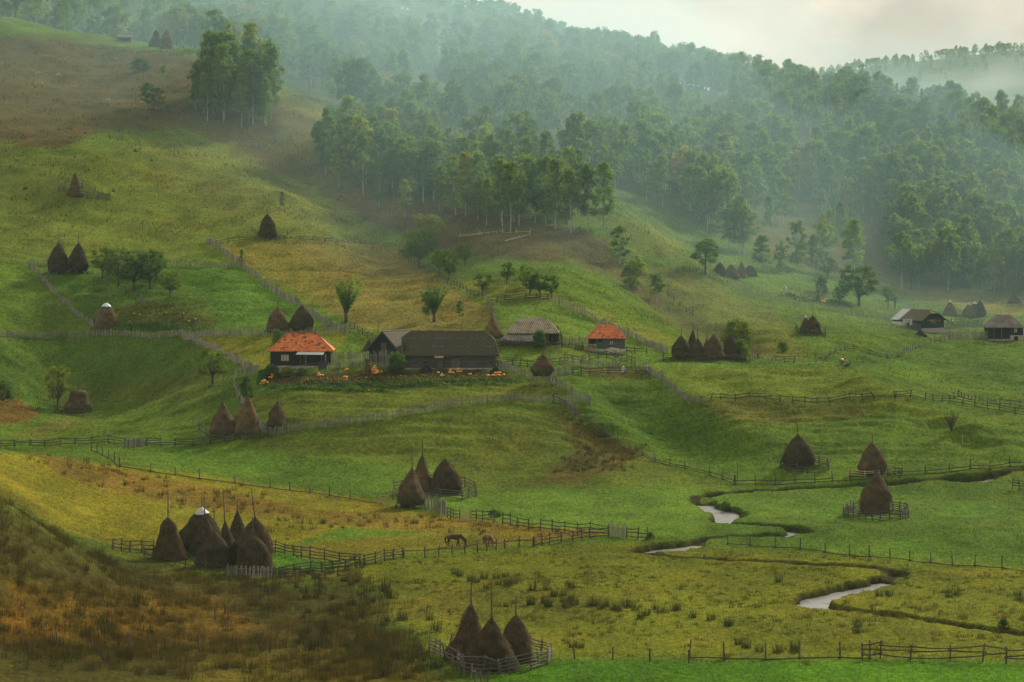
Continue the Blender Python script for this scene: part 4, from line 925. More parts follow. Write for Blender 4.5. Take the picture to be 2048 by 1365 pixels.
T('broad', 1411, 549, 478, 60, 'dark trunked leaning tree by the misty haystacks', None, 2)
T('bush', 1475, 706, 640, 76, 'large leafy bush behind the terrace row of haystacks', None, 0)
T('bush', 1483, 722, 680, 46, 'lighter shrub in front of the large terrace bush', None, 2)
T('plum', 1718, 612, 528, 92, 'massive rounded tree on the misty right field', None, 1)
T('broad', 1776, 616, 572, 26, 'slim tree right of the massive rounded tree', None, 3)
T('plum', 1680, 606, 574, 34, 'low spreading tree left of the massive rounded tree', None, 2)
T('bare', 1790, 618, 580, 22, 'bare twiggy shrub near the forest edge')
T('bare', 1902, 862, 812, 46, 'bare grey thorn bush in the gully at the right')
T('birch', 1486, 505, 410, 52, 'tallest birch of the clump behind the misty haystacks', 'birches of the misty clump', 1)
T('birch', 1458, 500, 420, 44, 'left birch of the clump behind the misty haystacks', 'birches of the misty clump', 3)
T('birch', 1525, 542, 472, 38, 'rounded birch right of the misty clump', None, 0)
T('birch', 1562, 546, 484, 24, 'slim pale birch further right of the misty clump', None, 5)
T('plum', 1655, 560, 515, 40, 'grey green tree on the brown bank below the forest', None, 0)
T('bush', 1645, 590, 552, 30, 'dim shrub at the foot of the brown bank', None, 1)
T('birch', 293, 219, 168, 30, 'left birch of a low pair on the brown heath', 'low birches on the brown heath', 3)
T('birch', 312, 220, 176, 32, 'right birch of a low pair on the brown heath', 'low birches on the brown heath', 4)
T('bush', 282, 140, 116, 44, 'dark bramble bush on the upper heath', None, 1)
T('birch', 328, 160, 130, 20, 'small bushy tree right of the bramble on the heath', None, 2)
T('birch', 132, 60, 34, 14, 'yellowish sapling on the top left ridge', None, 1)
T('bush', 793, 744, 706, 44, 'dense dark green bush in front of the long barn', None, 0)
T('bush', 541, 754, 729, 42, 'yellow green bush left of the cottage', None, 2)
T('bush', 575, 753, 735, 34, 'low bush under the cottage window', None, 1)
T('bush', 606, 752, 736, 34, 'scrubby weeds in front of the cottage porch', None, 0)
T('bush', 493, 800, 752, 30, 'dark shrub growing by the curved paling fence', None, 2)
T('bush', 556, 690, 662, 28, 'shrub tucked behind the cottage roof', None, 1)
T('bush', 1081, 694, 662, 36, 'hazy green shrub in front of the shingled barn', None, 2)
T('bush', 990, 1034, 1020, 34, 'low dark green bush beside the pale gate fence', None, 1)
T('bush', 1452, 1023, 1003, 26, 'willow scrub on the stream bend', None, 0)
T('bush', 1300, 1071+8, 1071-6, 22, 'scrub on the stream bank beside the last rails', None, 2)
T('bush', 1565, 660+42, 684, 26, 'small shrub in the hollow behind the terrace', None, 1)
T('bush', 8, 800, 762, 44, 'dark brushwood on the brown bank at the left edge', None, 1)
T('bush', 2008, 1256, 1238, 28, 'round pale bush in the stream cut at the lower right', None, 2)
# ================================================================== woods
RG = random.Random(5)
def inpoly(x, y, P):
    r = False; j = len(P)-1
    for i in range(len(P)):
        if (P[i][1] > y) != (P[j][1] > y) and x < (P[j][0]-P[i][0])*(y-P[i][1])/(P[j][1]-P[i][1])+P[i][0]: r = not r
        j = i
    return r
TAKEN = []
def spots(n, px0, px1, Y0, Y1, poly=None, mind=5, holes=()):
    out = []; tries = 0
    while len(out) < n and tries < n*60:
        tries += 1
        px = RG.uniform(px0, px1); Y = math.sqrt(RG.uniform(Y0*Y0, Y1*Y1)); z = float(ground_at(px, Y)); py = H0-F*(z-ZC)/Y
        if poly and not inpoly(px, py, poly): continue
        if any(inpoly(px, py, h) for h in holes): continue
        X = (px-1024)/F*Y
        if any((X-a)**2+(Y-b)**2 < mind*mind*(.4 if RG.random() < .15 else 1) for a, b in TAKEN[-1600:]): continue
        TAKEN.append((X, Y)); out.append(Vector((X, Y, z-.15)))
    return out
def wood(S, kinds, h, label, group, wf=1, single=False, labels=None):
    for p in S:
        kd = RG.choices([k for k, _ in kinds], [w_ for _, w_ in kinds])[0]; hh = RG.uniform(*h)*(1.0 if kd == 'birch' else .92)
        wd = hh*{'birch': .38, 'broad': .58, 'spruce': .40, 'bush': .9, 'plum': .9}[kd]*RG.uniform(.85, 1.2)*wf
        if kd == 'bush': hh *= .3; wd = hh*1.2
        plant(kd, p, hh, wd, label[kd], group[kd], None, RG, single)
g1 = dict(birch='birches of the grove on the brown heath')
wood(spots(46, 380, 560, 690, 770, [(378, 215), (420, 246), (470, 258), (540, 255), (556, 215), (500, 175), (420, 180)], 2.6), [('birch', 1)], (10.5, 20.5),
     dict(birch='white stemmed birch in the dense grove on the brown heath'), g1, .78)
g2 = dict(birch='birches of the middle grove', broad='leafy trees of the middle grove')
l2 = dict(birch='slender misty birch in the middle grove above the brown slope', broad='rounder leafy tree among the birches of the middle grove')
wood(spots(64, 625, 880, 590, 720, [(622, 345), (690, 390), (770, 400), (860, 412), (900, 350), (860, 290), (700, 285), (630, 320)], 3.5), [('birch', 9), ('broad', 1)], (10.5, 16), l2, g2, .9)
wood(spots(74, 840, 1215, 560, 700, [(850, 360), (870, 418), (960, 452), (1060, 478), (1130, 500), (1200, 505), (1212, 440), (1120, 395), (1050, 335), (960, 320)], 3.4), [('birch', 9), ('broad', 1)], (10, 15), l2, g2, .9)
g3 = dict(birch='small birches on the brown slope')
wood(spots(10, 700, 1230, 560, 640, [(720, 405), (900, 440), (1060, 488), (1220, 520), (1190, 545), (1000, 475), (800, 440)], 9), [('birch', 1)], (5, 9), dict(birch='small lone birch standing out on the brown slope below the grove'), g3)
g4 = dict(birch='birches of the big misty forest', broad='leafy trees of the big misty forest', bush='understorey bushes of the forest', spruce='spruces of the ridge')
l4 = dict(birch='pale stemmed birch in the big misty forest on the right slope', broad='rounded leafy tree in the big misty forest on the right slope', bush='low bush in the misty forest', spruce='pointed dark spruce on the right hand ridge')
openings = [[(1440, 475), (1560, 405), (1740, 395), (1780, 470), (1795, 600), (1600, 560), (1450, 510)], [(800, 215), (860, 205), (900, 235), (830, 250)]]
P4 = [(1215, 415), (1330, 445), (1440, 475), (1560, 500), (1690, 545), (1790, 580), (1960, 592), (2500, 600), (2500, 300), (1800, 330), (1500, 330), (1100, 330), (1070, 340)]
lower = spots(120, 1060, 2330, 640, 800, P4, 4.6, openings)+spots(95, 1440, 2330, 625, 740, P4, 4.2, openings)
wood(lower, [('birch', 45), ('broad', 55)], (10.5, 17), l4, g4)
P5 = [(560, 150), (690, 225), (760, 262), (900, 290), (1060, 330), (1215, 330), (1500, 330), (2500, 330), (2500, 150), (1800, 215), (1600, 190), (1400, 140), (1200, 110), (1000, 60), (800, 0), (600, -60), (500, 100)]
wood(spots(16, 1430, 1800, 560, 760, [(1440, 475), (1560, 405), (1740, 395), (1780, 470), (1795, 590), (1600, 550), (1450, 505)], 8), [('birch', 1)], (8, 15), dict(birch='solitary pale birch scattered on the brown clearing of the right slope'), dict(birch='scattered birches of the clearing'))
mid = spots(140, 470, 2330, 740, 1010, P5, 6.2, openings)
wood(mid, [('broad', 6)], (13, 19), dict(birch='thin birch half lost in mist high on the forested hill', broad='round crowned tree high on the forested hill'),
     dict(birch='misty birches high on the hill', broad='misty round crowned trees high on the hill'), single=True)
wood(spots(30, 380, 790, 765, 900, [(380, 70), (760, 60), (790, 270), (690, 238), (560, 165), (400, 110)], 5), [('birch', 3), ('broad', 7)], (12, 18), dict(birch='birch standing in the notch between the two groves', broad='leafy tree standing in the notch between the two groves'), dict(birch='birches in the notch between the groves', broad='leafy trees in the notch between the groves'), single=True)
edge = spots(46, -60, 600, 858, 940, None, 7)
wood(edge, [('birch', 4), ('broad', 6)], (13, 20), dict(birch='tall thin birch behind the top left ridge', broad='leafy forest tree behind the top left ridge'),
     dict(birch='birches behind the top left ridge', broad='forest trees behind the top left ridge'), single=True)
# the ridge line: each tree that stands against the sky
RIDGE = [(800, 20, -40, 110), (872, 60, -12, 72), (925, 72, -12, 66), (985, 95, -4, 100), (1040, 105, 38, 46), (1068, 112, 60, 34), (1108, 128, 40, 62), (1150, 138, 62, 46), (1185, 140, 58, 60), (1238, 150, 58, 82), (1275, 152, 70, 66), (1312, 158, 108, 44), (1345, 168, 120, 44), (1384, 178, 128, 48), (1425, 188, 122, 46), (1458, 198, 102, 66), (1500, 208, 128, 58), (1540, 222, 126, 52), (1578, 235, 162, 46), (1620, 240, 166, 56), (1660, 246, 178, 46)]
for i, (px, b_, t_, w_) in enumerate(RIDGE):
    zc_ = GZ[:, int((px+420)/2888*(NC-1))]; pr_ = H0-F*(zc_-ZC)/YS; m_ = (YS > 780) & (YS < 1250); j = np.nonzero(m_)[0][np.argmin(pr_[m_])]
    Y = YS[j]; k = Y/F; p = Vector(((px-1024)/F*Y, Y, zc_[j]-.3)); ht = (pr_[j]-t_)*k
    plant('broad', p, max(ht, 6), w_*k, 'dark spreading ridge tree standing against the pale sky', 'trees standing against the sky', i % 6, RG, True)
plant('broad', hit(1735, 292), 19, 15.5, 'big lighter green tree overtopping the right hand ridge', None, 1, RG, False)
sp = spots(34, 1770, 2330, 850, 930, None, 4.5)
wood(sp, [('spruce', 1)], (9, 14), l4, g4, single=True)
# the deep wood between, one mass of further trees
def mass(name, S, kinds, h, label_kind, keep):
    Vs, Fs, mi, n = [], [], [], 0
    for p in S:
        kd = RG.choice(kinds); k = RG.randrange(PROTO[kd]); tv, tf, V, Fq, bark = PROTO[kd, k][2]
        hh = RG.uniform(*h); sc = np.array((hh*.054*10/WID[kd]*(.55 if kd == 'birch' else 1),)*2+(hh/10,)); a = RG.random()*6.28
        R_ = np.array(((math.cos(a), -math.sin(a), 0), (math.sin(a), math.cos(a), 0), (0, 0, 1)))
        q = V.reshape(-1, 4, 3); q = q[np.random.default_rng(int(p.x*10) & 0xffff).permutation(len(q))[:int(len(q)*keep)]]
        c = q.mean(1, keepdims=True); q = (q-c)*1.35+c
        Vs.append((q.reshape(-1, 3)*sc)@R_.T+np.array(p)); m = len(q)*4; Fs.append(np.arange(n, n+m).reshape(-1, 4)); n += m
        tq = [(0, 0, -.6), (.16, 0, 0), (0, .16, 0), (.03, .0, 6)]
        Vs.append((np.array([(-.16, -.1, -.6), (.16, -.1, -.6), (.05, 0, 7), (-.05, 0, 7)])*np.array((1, 1, hh/10)))@R_.T+np.array(p)); Fs.append(np.arange(n, n+4).reshape(1, 4)); n += 4
        mi += [0 if kd != 'spruce' else 2]*(m//4)+[1]
    return tag(link(name, new_mesh(name, np.concatenate(Vs), np.concatenate(Fs), [LEAF_D, BARK_B, LEAF_S], False, None, mi)), None, None, None, 'stuff')
deep = spots(520, 300, 2400, 900, 1130, None, 4.6, [[(1700, -500), (2600, -500), (2600, 240), (1700, 240)]])+spots(110, -300, 700, 930, 1180, None, 7)+spots(70, 1400, 2400, 800, 900, None, 5)
deep += spots(280, 1150, 2330, 632, 840, P4, 3.3, openings)
deep += spots(150, 470, 2330, 720, 960, P5, 5.0, openings)
mass('deep_forest', deep, ['broad', 'birch'], (12, 18), '', .7)
farw = spots(420, 1560, 2420, 1420, 1680, None, 3.6)
mass('far_forest', farw, ['plum', 'plum', 'bush'], (3.5, 7), '', .4)
for px, t_, w_, lb, kd in ((1895, 97, 52, 'twin crowned lone tree on the far misty hill', 'broad'), (1752, 130, 46, 'domed tree at the left of the far misty ridge', 'broad'), (1712, 142, 34, 'rounded tree left of the domed one on the far ridge', 'broad'),
                       (1808, 142, 22, 'little bush on the bare part of the far ridge', 'bush'), (1930, 126, 20, 'small shrub right of the lone far tree', 'bush'), (1978, 112, 32, 'tree on the far ridge near the right edge', 'broad'), (2010, 108, 36, 'dark tree last on the far ridge', 'broad')):
    zc_ = GZ[:, int((px+420)/2888*(NC-1))]; pr_ = H0-F*(zc_-ZC)/YS; m_ = (YS > 1450) & (YS < 1950); j = np.nonzero(m_)[0][np.argmin(pr_[m_])]
    Y = YS[j]; k = Y/F; plant(kd, Vector(((px-1024)/F*Y, Y, zc_[j]-.3)), max((pr_[j]-t_)*k, 5), w_*k, lb, None, None, RG, True)
# ================================================================== buildings (local x right, y away, z up)
def site(px, base, name, label, cat, rz=0, dy=0):
    p = hit(px, base); return thing(name, label, cat, (p.x, p.y+dy, p.z), rz), p.y/F
def hip(W_, D, z0, z1, ridge, ov, th=.12, y0=0):
    b = MB(); x0, x1, ya, yb, ym = -W_/2-ov, W_/2+ov, y0-ov, y0+D+ov, y0+D/2; r = ridge/2
    A, B, C_, D_, E, G_ = (x0, ya, z0), (x1, ya, z0), (x1, yb, z0), (x0, yb, z0), (-r, ym, z1), (r, ym, z1)
    return b.add([A, B, C_, D_, E, G_, (x0+.1, ya+.1, z0-th), (x1-.1, ya+.1, z0-th), (x1-.1, yb-.1, z0-th), (x0+.1, yb-.1, z0-th)],
                 [(0, 1, 5, 4), (1, 2, 5), (2, 3, 4, 5), (3, 0, 4), (6, 9, 8, 7), (0, 6, 7, 1), (1, 7, 8, 2), (2, 8, 9, 3), (3, 9, 6, 0)])
def window(par, x, y, z, w_, h, m, panes=3, glass=None):
    fr = MB()
    t = .09
    fr.box(x-w_/2, x+w_/2, y-.09, y-.003, z, z+t).box(x-w_/2, x+w_/2, y-.09, y-.003, z+h-t, z+h)
    for i in range(panes+1):
        xx = x-w_/2+(w_-t)*i/panes; fr.box(xx, xx+t, y-.085, y-.004, z+t+.002, z+h-t-.002)
    wd = fr.build('window', m, par); g = MB().box(x-w_/2+.03, x+w_/2-.03, y-.04, y-.006, z+.05, z+h-.05).build('glass', glass or M_GLASS, wd); return wd
M_CURT = m_plain('pale_curtain', (.42, .42, .36), .8, .2, 4); M_DARK = m_plain('painted_opening_shade', (.012, .012, .012), .9, .2, 2)  # the near-black one paints the shade inside openings never cut in the walls
# 1 the cottage with the orange tile roof
r, k = site(601, 736, 'cottage', 'dark plank cottage with an orange hipped tile roof and a grey porch roof', 'cottage')
W_ = 121*k; D = 6.2
MB().box(-W_/2, W_/2, 0, D, .35, 34.5*k).build('walls', TARRED, r); MB().box(-W_/2+.1, W_/2+.2, -.12, D, -1.6, .346).build('foundation', STONE, r)
hip(W_, D, 33.5*k, 67*k, 58*k, .42).build('roof', TILE, r)
cp = MB()
for s_ in (-1, 1): cp.tube([(s_*(W_/2+.42), -.42, 33.8*k), (s_*29*k, D/2, 67.3*k)], .11, 5)
cp.tube([(-29*k, D/2, 67.3*k), (29*k, D/2, 67.3*k)], .12, 5).build('ridge_tiles', TILE2, r)
window(r, (570-601)*k, 0, (736-723)*k, 17*k, 14*k, REDWOOD, 3, M_CURT)
window(r, (651-601)*k, 0, (736-724)*k, 4.5*k, 16*k, REDWOOD, 1)
MB().box((607-601)*k, (613-601)*k, -.06, -.002, .4, 29*k).build('door', DARKW, r)
pr_ = MB().poly([((593-601)*k, -1.75, 28*k), ((648-601)*k, -1.75, 27.5*k), ((650-601)*k, -.12, 33*k), ((597-601)*k, -.12, 33.2*k)], .06).build('porch_roof', ZINC, r)
for x in (602, 613, 645): MB().box((x-601)*k-.07, (x-601)*k+.07, -1.65, -1.51, -.3, 27.6*k).build('porch_post', WOOD, r)
MB().box((594-601)*k, (654-601)*k, -1.8, -.125, -.9, .33).build('porch_floor', STONE, r)
MB().beam((-45*k, -2.2, .0), (40*k, -2.2, 1.0), .07, .09).build('hand_rail', WOOD, r)
p = hit(645, 738); q = thing('board', 'blue grey board leaning against the cottage porch corner', 'board', p)
MB().poly([(-8.5*k, -.2, -.2), (8.5*k, -.2, -.1), (8.5*k, .25, 14.5*k), (-8.5*k, .25, 14*k)], .05).build('sheet', SLATEP, q); MB().beam((-8*k, .05, 1.0), (8*k, .05, 1.0), .05, .08).build('batten', SLATEP, q)
# 2 the long barn
r, k = site(899, 738, 'long_barn', 'long grey log barn under a steep mossy corrugated roof', 'barn')
x = lambda v: (v-899)*k
z = lambda v: (738-v)*k
D = 8.5; x0, x1 = x(809), x(992)
MB().box(x0, x1, 0, D, .12, z(704)).build('walls', LOGW, r); MB().box(x0-.1, x1+.1, -.1, D, -1.5, .116).build('foundation', STONE, r)
def pl(v, w_):                                          # a corner of the front roof slope
    t = (z(w_)-z(711))/(z(664)-z(711)); return (x(v), -.7+t*(D/2+.7), z(w_))
fr = [pl(803, 711), pl(999, 711), pl(990, 682), pl(970, 664), pl(821, 664), pl(802, 677)]; bk = [(a, D-b, c) for a, b, c in fr]
b = MB().add(fr+bk, [(0, 1, 2, 3, 4, 5), tuple(range(11, 5, -1)), (3, 2, 8, 9), (5, 4, 10, 11), (4, 3, 9, 10)])
b.add([(a, bb, c-.14) for a, bb, c in fr+bk], [(5, 4, 3, 2, 1, 0), tuple(range(6, 12))])
b.build('roof', CORR, r)
MB().add([fr[0], fr[5], bk[5], bk[0]], [(0, 1, 2, 3)]).add([(a+.02, bb, c) for a, bb, c in (fr[1], fr[2], bk[2], bk[1])], [(3, 2, 1, 0)])
MB().poly([(x0+.01, 0, z(704)), (x0+.01, .6, z(690)), (x0+.01, D/2-1.2, z(678)), (x0+.01, D/2+1.2, z(678)), (x0+.01, D-.6, z(690)), (x0+.01, D, z(704))], .1).build('gable', TARRED, r)
MB().poly([(x1-.3, D, z(704)), (x1-.3, D-.6, z(692)), (x1-.3, D/2+1.4, z(681)), (x1-.3, D/2-1.4, z(681)), (x1-.3, .6, z(692)), (x1-.3, 0, z(704))], .1).build('gable', LOGW, r)
rgb = random.Random(3); gp = MB()
for row, xs in ((678.5, (806, 812, 818, 826, 842, 855, 862, 868, 872, 878, 884, 889, 897, 912, 920, 928, 940, 950, 966)), (694, (818, 835, 846, 862, 866, 870, 876, 881, 914, 932, 968, 976))):
    for v in xs:
        L = rgb.uniform(1.0, 7); a_, b_ = pl(v, row), pl(v+L, row-.35); c_ = pl(v+L, row+.15); d_ = pl(v, row+.45)
        gp.poly([(q_[0], q_[1]-.03, q_[2]+.03) for q_ in (d_, c_, b_, a_)], .02)
gp.build('painted_gap_light', PALING, r)  # pale slabs: light in the gaps of the roof sheets put into colour
MB().tube([pl(821, 664), pl(802, 677), pl(803, 711)], .07, 5).build('barge_board', WOOD, r)
MB().tube([pl(970, 664), pl(990, 682), pl(999, 711)], .06, 5).build('barge_board', WOOD, r)
for v, w_ in ((851, 11), (982, 6)):
    o = window(r, x(v), 0, z(729), w_*k, 7*k, WOOD, 2 if w_ > 8 else 1, M_DARK)
pb = MB().box(x(872), x(886), -.95, -.004, -.2, z(716)).build('porch', WOOD, r); MB().poly([(x(869), -1.3, z(715)), (x(888), -1.3, z(715)), (x(887), -.1, z(709)), (x(870), -.1, z(709))], .08).build('porch_roof', CORR2, pb)
MB().box(x(903), x(920), -.08, -.003, .15, z(717)).build('door', WOOD, r)
for w_ in (712, 719, 727, 733): MB().box(x0-.02, x1+.02, -.05, -.004, z(w_), z(w_)+.05).build('log_course', DARKW, r)
MB().beam((x(862), -.06, z(715)), (x(992), -.06, z(716)), .05, .14).build('pale_log', m_plain('pale_brown_log', (.16, .10, .06)), r)
# 3 gabled shed behind it
r, k = site(766, 733, 'gabled_shed', 'dark boarded shed with a pointed gable behind the palisade', 'shed', math.radians(-32), 3.0)
w_ = 3.15; L = 7.5; zt = (733-665)*k; ze = (733-701)*k
MB().add([(-w_, 0, -1.5), (w_, 0, -1.5), (w_, 0, ze), (0, 0, zt-.12), (-w_, 0, ze), (-w_, L, -1.5), (w_, L, -1.5), (w_, L, ze), (0, L, zt-.12), (-w_, L, ze)], [(0, 1, 2, 3, 4), (9, 8, 7, 6, 5), (1, 6, 7, 2), (0, 4, 9, 5), (0, 5, 6, 1), (2, 7, 8, 3), (3, 8, 9, 4)]).build('walls', TARRED, r)
sl = (zt-ze)/w_; ro = MB()
for s_ in (-1, 1): ro.poly([(0, -.5, zt), (s_*(w_+.45), -.5, ze-.45*sl), (s_*(w_+.45), L+.3, ze-.45*sl), (0, L+.3, zt)][::(1 if s_ > 0 else -1)][::-1], .10)
ro.build('roof', SHAKE2, r)
bb = MB()
for s_ in (-1, 1): bb.beam((0, -.54, zt-.05), (s_*(w_+.48), -.54, ze-.48*sl-.05), .05, .18)
bb.build('barge_board', WOOD, r)
MB().box(-.55, .55, -.06, -.003, ze-1.2, ze+1.1).build('door', WOOD, r)
MB().beam((.1, 0, zt+.1), (.1, L, zt+.1), .16, .06).build('ridge_cap', ZINC, r)
fence([(671, 736), (700, 735), (735, 735), (770, 735), (797, 736)], 'tall grey plank palisade between the cottage and the barn', 'picket', 2.7, 2.2, gap=.24, tilt=.015)
fence([(657, 738), (668, 738), (680, 738)], 'low grey palings right of the cottage porch', 'picket', 1.0, 1.2, gap=.24)
# 4 the shingled barn
r, k = site(1066, 693, 'shingled_barn', 'old barn with a pale hipped shingle roof and a low lean-to in front', 'barn', 0, 2.2)
x = lambda v: (v-1068)*k
MB().box(x(1020), x(1096), 0, 6.5, -1.5, 26*k).build('walls', LOGW, r)
for xx in (1097.5, 1106, 1117): MB().box(x(xx), x(xx)+.22, .1, .3, -1.5, 26*k).build('post', DARKW, r)
MB().box(x(1097), x(1117), 4.5, 6.4, -1.5, 25*k).build('rear_wall', TARRED, r)
b = hip(98*k, 6.5, 25*k, 55*k, 57*k, .5); b.build('roof', CORR2, r)
MB().poly([(29*k, 3.0, 54*k), (32*k, 2.0, 49*k), (32*k, 4.6, 49*k)], .08).build('gablet', ZINC, r)
MB().poly([(x(999), -2.2, 11*k), (x(1074), -2.2, 10*k), (x(1076), -.2, 23*k), (x(1014), -.2, 23*k)], .1).build('lean_to_roof', SHAKE, r)
MB().box(x(1003), x(1073), -1.9, -.3, -1.5, 9.4*k).build('lean_to', LOGW, r)
p = hit(1117, 690); q = thing('plank_stack', 'tall dark planks standing on end against the shingled barn', 'planks', p)
for i in range(6): MB().beam((-.9+i*.28, .3, -.2), (-.7+i*.26, .7, (38-abs(i-2)*5)*k), .2, .06).build('plank', DARKW, q)
# 5 the small red roofed cottage
r, k = site(1214, 704, 'small_cottage', 'small grey log cottage with a red tile roof and white stone footing', 'cottage')
x = lambda v: (v-1214)*k
W_ = 72*k; D = 5.4
MB().box(x(1194), W_/2, 0, D, .5, 28*k).build('walls', LOGW, r); MB().box(-W_/2, x(1194)-.004, 1.4, D-.05, .5, 28*k).build('walls', TARRED, r)
MB().box(-W_/2, W_/2+.1, -.15, D, -1.5, .496).build('foundation', STONE, r)
hip(W_, D, 27*k, 53.5*k, 32*k, .38).build('roof', TILE2, r)
ca = MB()
for s_ in (-1, 1):
    for t in np.linspace(.03, .97, 9):
        a_ = Vector((s_*(W_/2+.38), -.38, 27.2*k)).lerp(Vector((s_*16*k, D/2, 53.7*k)), t); ca.box(a_.x-.1, a_.x+.1, a_.y-.12, a_.y+.05, a_.z-.02, a_.z+.13)
ca.build('hip_caps', STONE, r)
MB().box(x(1195), x(1205), -.07, -.003, .5, 8.5*k+.9).build('door', TEAL, r); MB().box(x(1195.5), x(1204.5), -.06, -.004, 8.5*k+.91, 25*k).build('doorway_shade', M_DARK, r)  # black panel over the half door, painted as the shade of an opening
window(r, x(1223), 0, 13*k, 9*k, 10*k, TARRED, 2)
for xx in (1179.5, 1192): MB().box(x(xx)-.08, x(xx)+.08, .05, .2, -.3, 27*k).build('porch_post', WOOD, r)
st = MB(); rs = random.Random(8)
for i in range(26): a_, c_ = rs.uniform(x(1213), W_/2), rs.uniform(-.3, .75); s_ = rs.uniform(.12, .26); st.box(a_-s_*1.3, a_+s_*1.3, -.34-rs.random()*.1, -.16, c_-s_*.6, c_+s_*.6)
st.build('footing_stones', m_plain('whitewashed_stone', (.55, .52, .46), .9, .4, 5), r)
# 6 black gabled barn at the right
r, k = site(1867, 666, 'gabled_barn', 'black boarded barn on a stone base, its roof edged with bright metal', 'barn', math.radians(33))
w_ = 23.5*k/math.cos(math.radians(33)); L = 9.5; z1, z2, zt = 9.5*k, 27*k, 45*k
MB().box(-w_+.03, w_-.03, .03, L, -1.8, z1).build('foundation', STONE, r)
g_ = [(-w_, 0, z1+.004), (w_, 0, z1+.004), (w_, 0, z2), (w_*.32, 0, zt-.9), (-w_*.32, 0, zt-.9), (-w_, 0, z2)]
MB().add(g_+[(a_, L, c_) for a_, _, c_ in g_], [(0, 1, 2, 3, 4, 5), (11, 10, 9, 8, 7, 6), (1, 7, 8, 2), (0, 5, 11, 6), (2, 8, 9, 3), (3, 9, 10, 4), (4, 10, 11, 5)]).build('walls', TARRED, r)
sl = (zt-z2)/w_; ro = MB(); zp = MB()
for s_ in (-1, 1):
    a_, b_, c_ = (0, 1.1, zt), (s_*w_*.34, -.35, zt-w_*.34*sl), (s_*(w_+.5), -.35, z2-.5*sl)
    q_ = [a_, b_, c_, (s_*(w_+.5), L-2.4, z2-.5*sl), (0, L-2.4, zt)]; ro.poly(q_ if s_ < 0 else q_[::-1], .1)
    q_ = [(0, L-2.4, zt+.02), (s_*(w_+.5), L-2.4, z2-.5*sl+.02), (s_*(w_+.5), L+.3, z2-.5*sl+.02), (0, L+.3, zt+.02)]; zp.poly(q_ if s_ < 0 else q_[::-1], .05)
ro.poly([(0, 1.1, zt), (-w_*.34, -.35, zt-w_*.34*sl), (w_*.34, -.35, zt-w_*.34*sl)], .08)
ro.build('roof', SHAKE2, r); zp.build('metal_roof_strip', ZINC, r)
MB().box(-w_-1.4, -w_-.004, .6, 3.6, -.6, z2-1.0).build('side_shed', WOOD, r)
MB().box(-w_-.8, -w_-.006, 5.2, L-.2, -.4, z2-.7).build('whitewashed_wall', m_plain('whitewash', (.5, .5, .46)), r)
cn = MB(); rs = random.Random(2)
for xx, zz in ((-.55, .47), (-.38, .48), (-.3, .47), (-.2, .48), (-.12, .46), (-.02, .48), (.1, .49), (.25, .47), (.5, .45), (.56, .44), (-.2, .36), (-.02, .36), (.1, .35)):
    cn.tube([(xx*w_, -.08, z1+(zt-z1)*zz), (xx*w_+.02, -.1, z1+(zt-z1)*zz-.35)], [.09, .05], 5)
cn.build('hanging_corn_cobs', m_plain('yellow_maize', (.5, .34, .08)), r)
p = hit(1893, 668); q = thing('stone_wall', 'low broken stone wall running right from the black barn', 'wall', p); rs = random.Random(4); b = MB()
for i in range(40): a_ = rs.uniform(-.9, 1.4); c_ = rs.uniform(-.2, .7); s_ = rs.uniform(.12, .25); b.box(a_-s_*1.4, a_+s_*1.4, -.2-rs.random()*.2, .3, c_-s_*.7, c_+s_*.7)
b.build('stones', STONE, q)
p = hit(1838, 672); rs = random.Random(6)
# 7 shake roofed cottage at the right edge
r, k = site(2012, 682, 'shake_cottage', 'dark low cottage with a grey shake hip roof and stone cellar', 'cottage')
x = lambda v: (v-2012)*k
MB().box(x(1979), x(2022)-.004, .9, 6, 3*k, 28*k).build('porch_wall', TARRED, r); MB().box(x(2022), x(2046), 0, 6, 11*k, 28*k).build('walls', TARRED, r)
MB().box(x(2021), x(2047), -.1, 6, -1.5, 10.95*k).build('cellar', STONE, r); MB().box(x(2028), x(2036), -.16, -.104, -.5, 9*k).build('cellar_door', M_DARK, r)
MB().box(x(1979), x(2021)-.004, .3, 6, -1.5, 2.9*k).build('foundation', STONE, r)
hip(68*k, 6.2, 26.5*k, 51*k, 28*k, .45).build('roof', SHAKE, r)
MB().tube([(-14*k, 3.1, 51.2*k), (14*k, 3.1, 51.2*k)], .16, 5).build('ridge_cap', ZINC, r)
window(r, x(2031), 0, 16*k, 7*k, 9*k, WOOD, 2)
for xx in (1988, 2003): MB().box(x(xx)-.08, x(xx)+.08, -.1, .06, -1, 27*k).build('porch_post', WOOD, r)
p = hit(2004, 672); q = thing('bucket', 'white and red bucket hung by the shake roofed cottage', 'bucket', p+Vector((0, 0, 1.2)))
MB().tube([(0, -.3, 0), (0, -.3, .45)], [.2, .28], 10).build('body', PLASTIC, q); MB().tube([(-.27, -.3, .43), (-.2, -.3, .7), (.2, -.3, .7), (.27, -.3, .43)], .03, 5).build('handle', REDWOOD, q)
# 8 hut on the ridge
r, k = site(250, 84, 'hay_shelter', 'little open sided shelter on the top left ridge', 'shelter')
MB().poly([(-19*k, -1.2, 9*k), (19*k, -1.2, 8*k), (16*k, 2.5, 15*k), (-14*k, 2.5, 15*k)], .25).build('roof', DARKW, r)
for xx in (-15, -2, 12): MB().box(xx*k-.12, xx*k+.12, -.7, -.5, -1, 8.7*k).build('post', DARKW, r)
MB().box(-15*k, 10*k, 2.0, 2.3, -1, 10*k).build('rear_wall', TARRED, r)
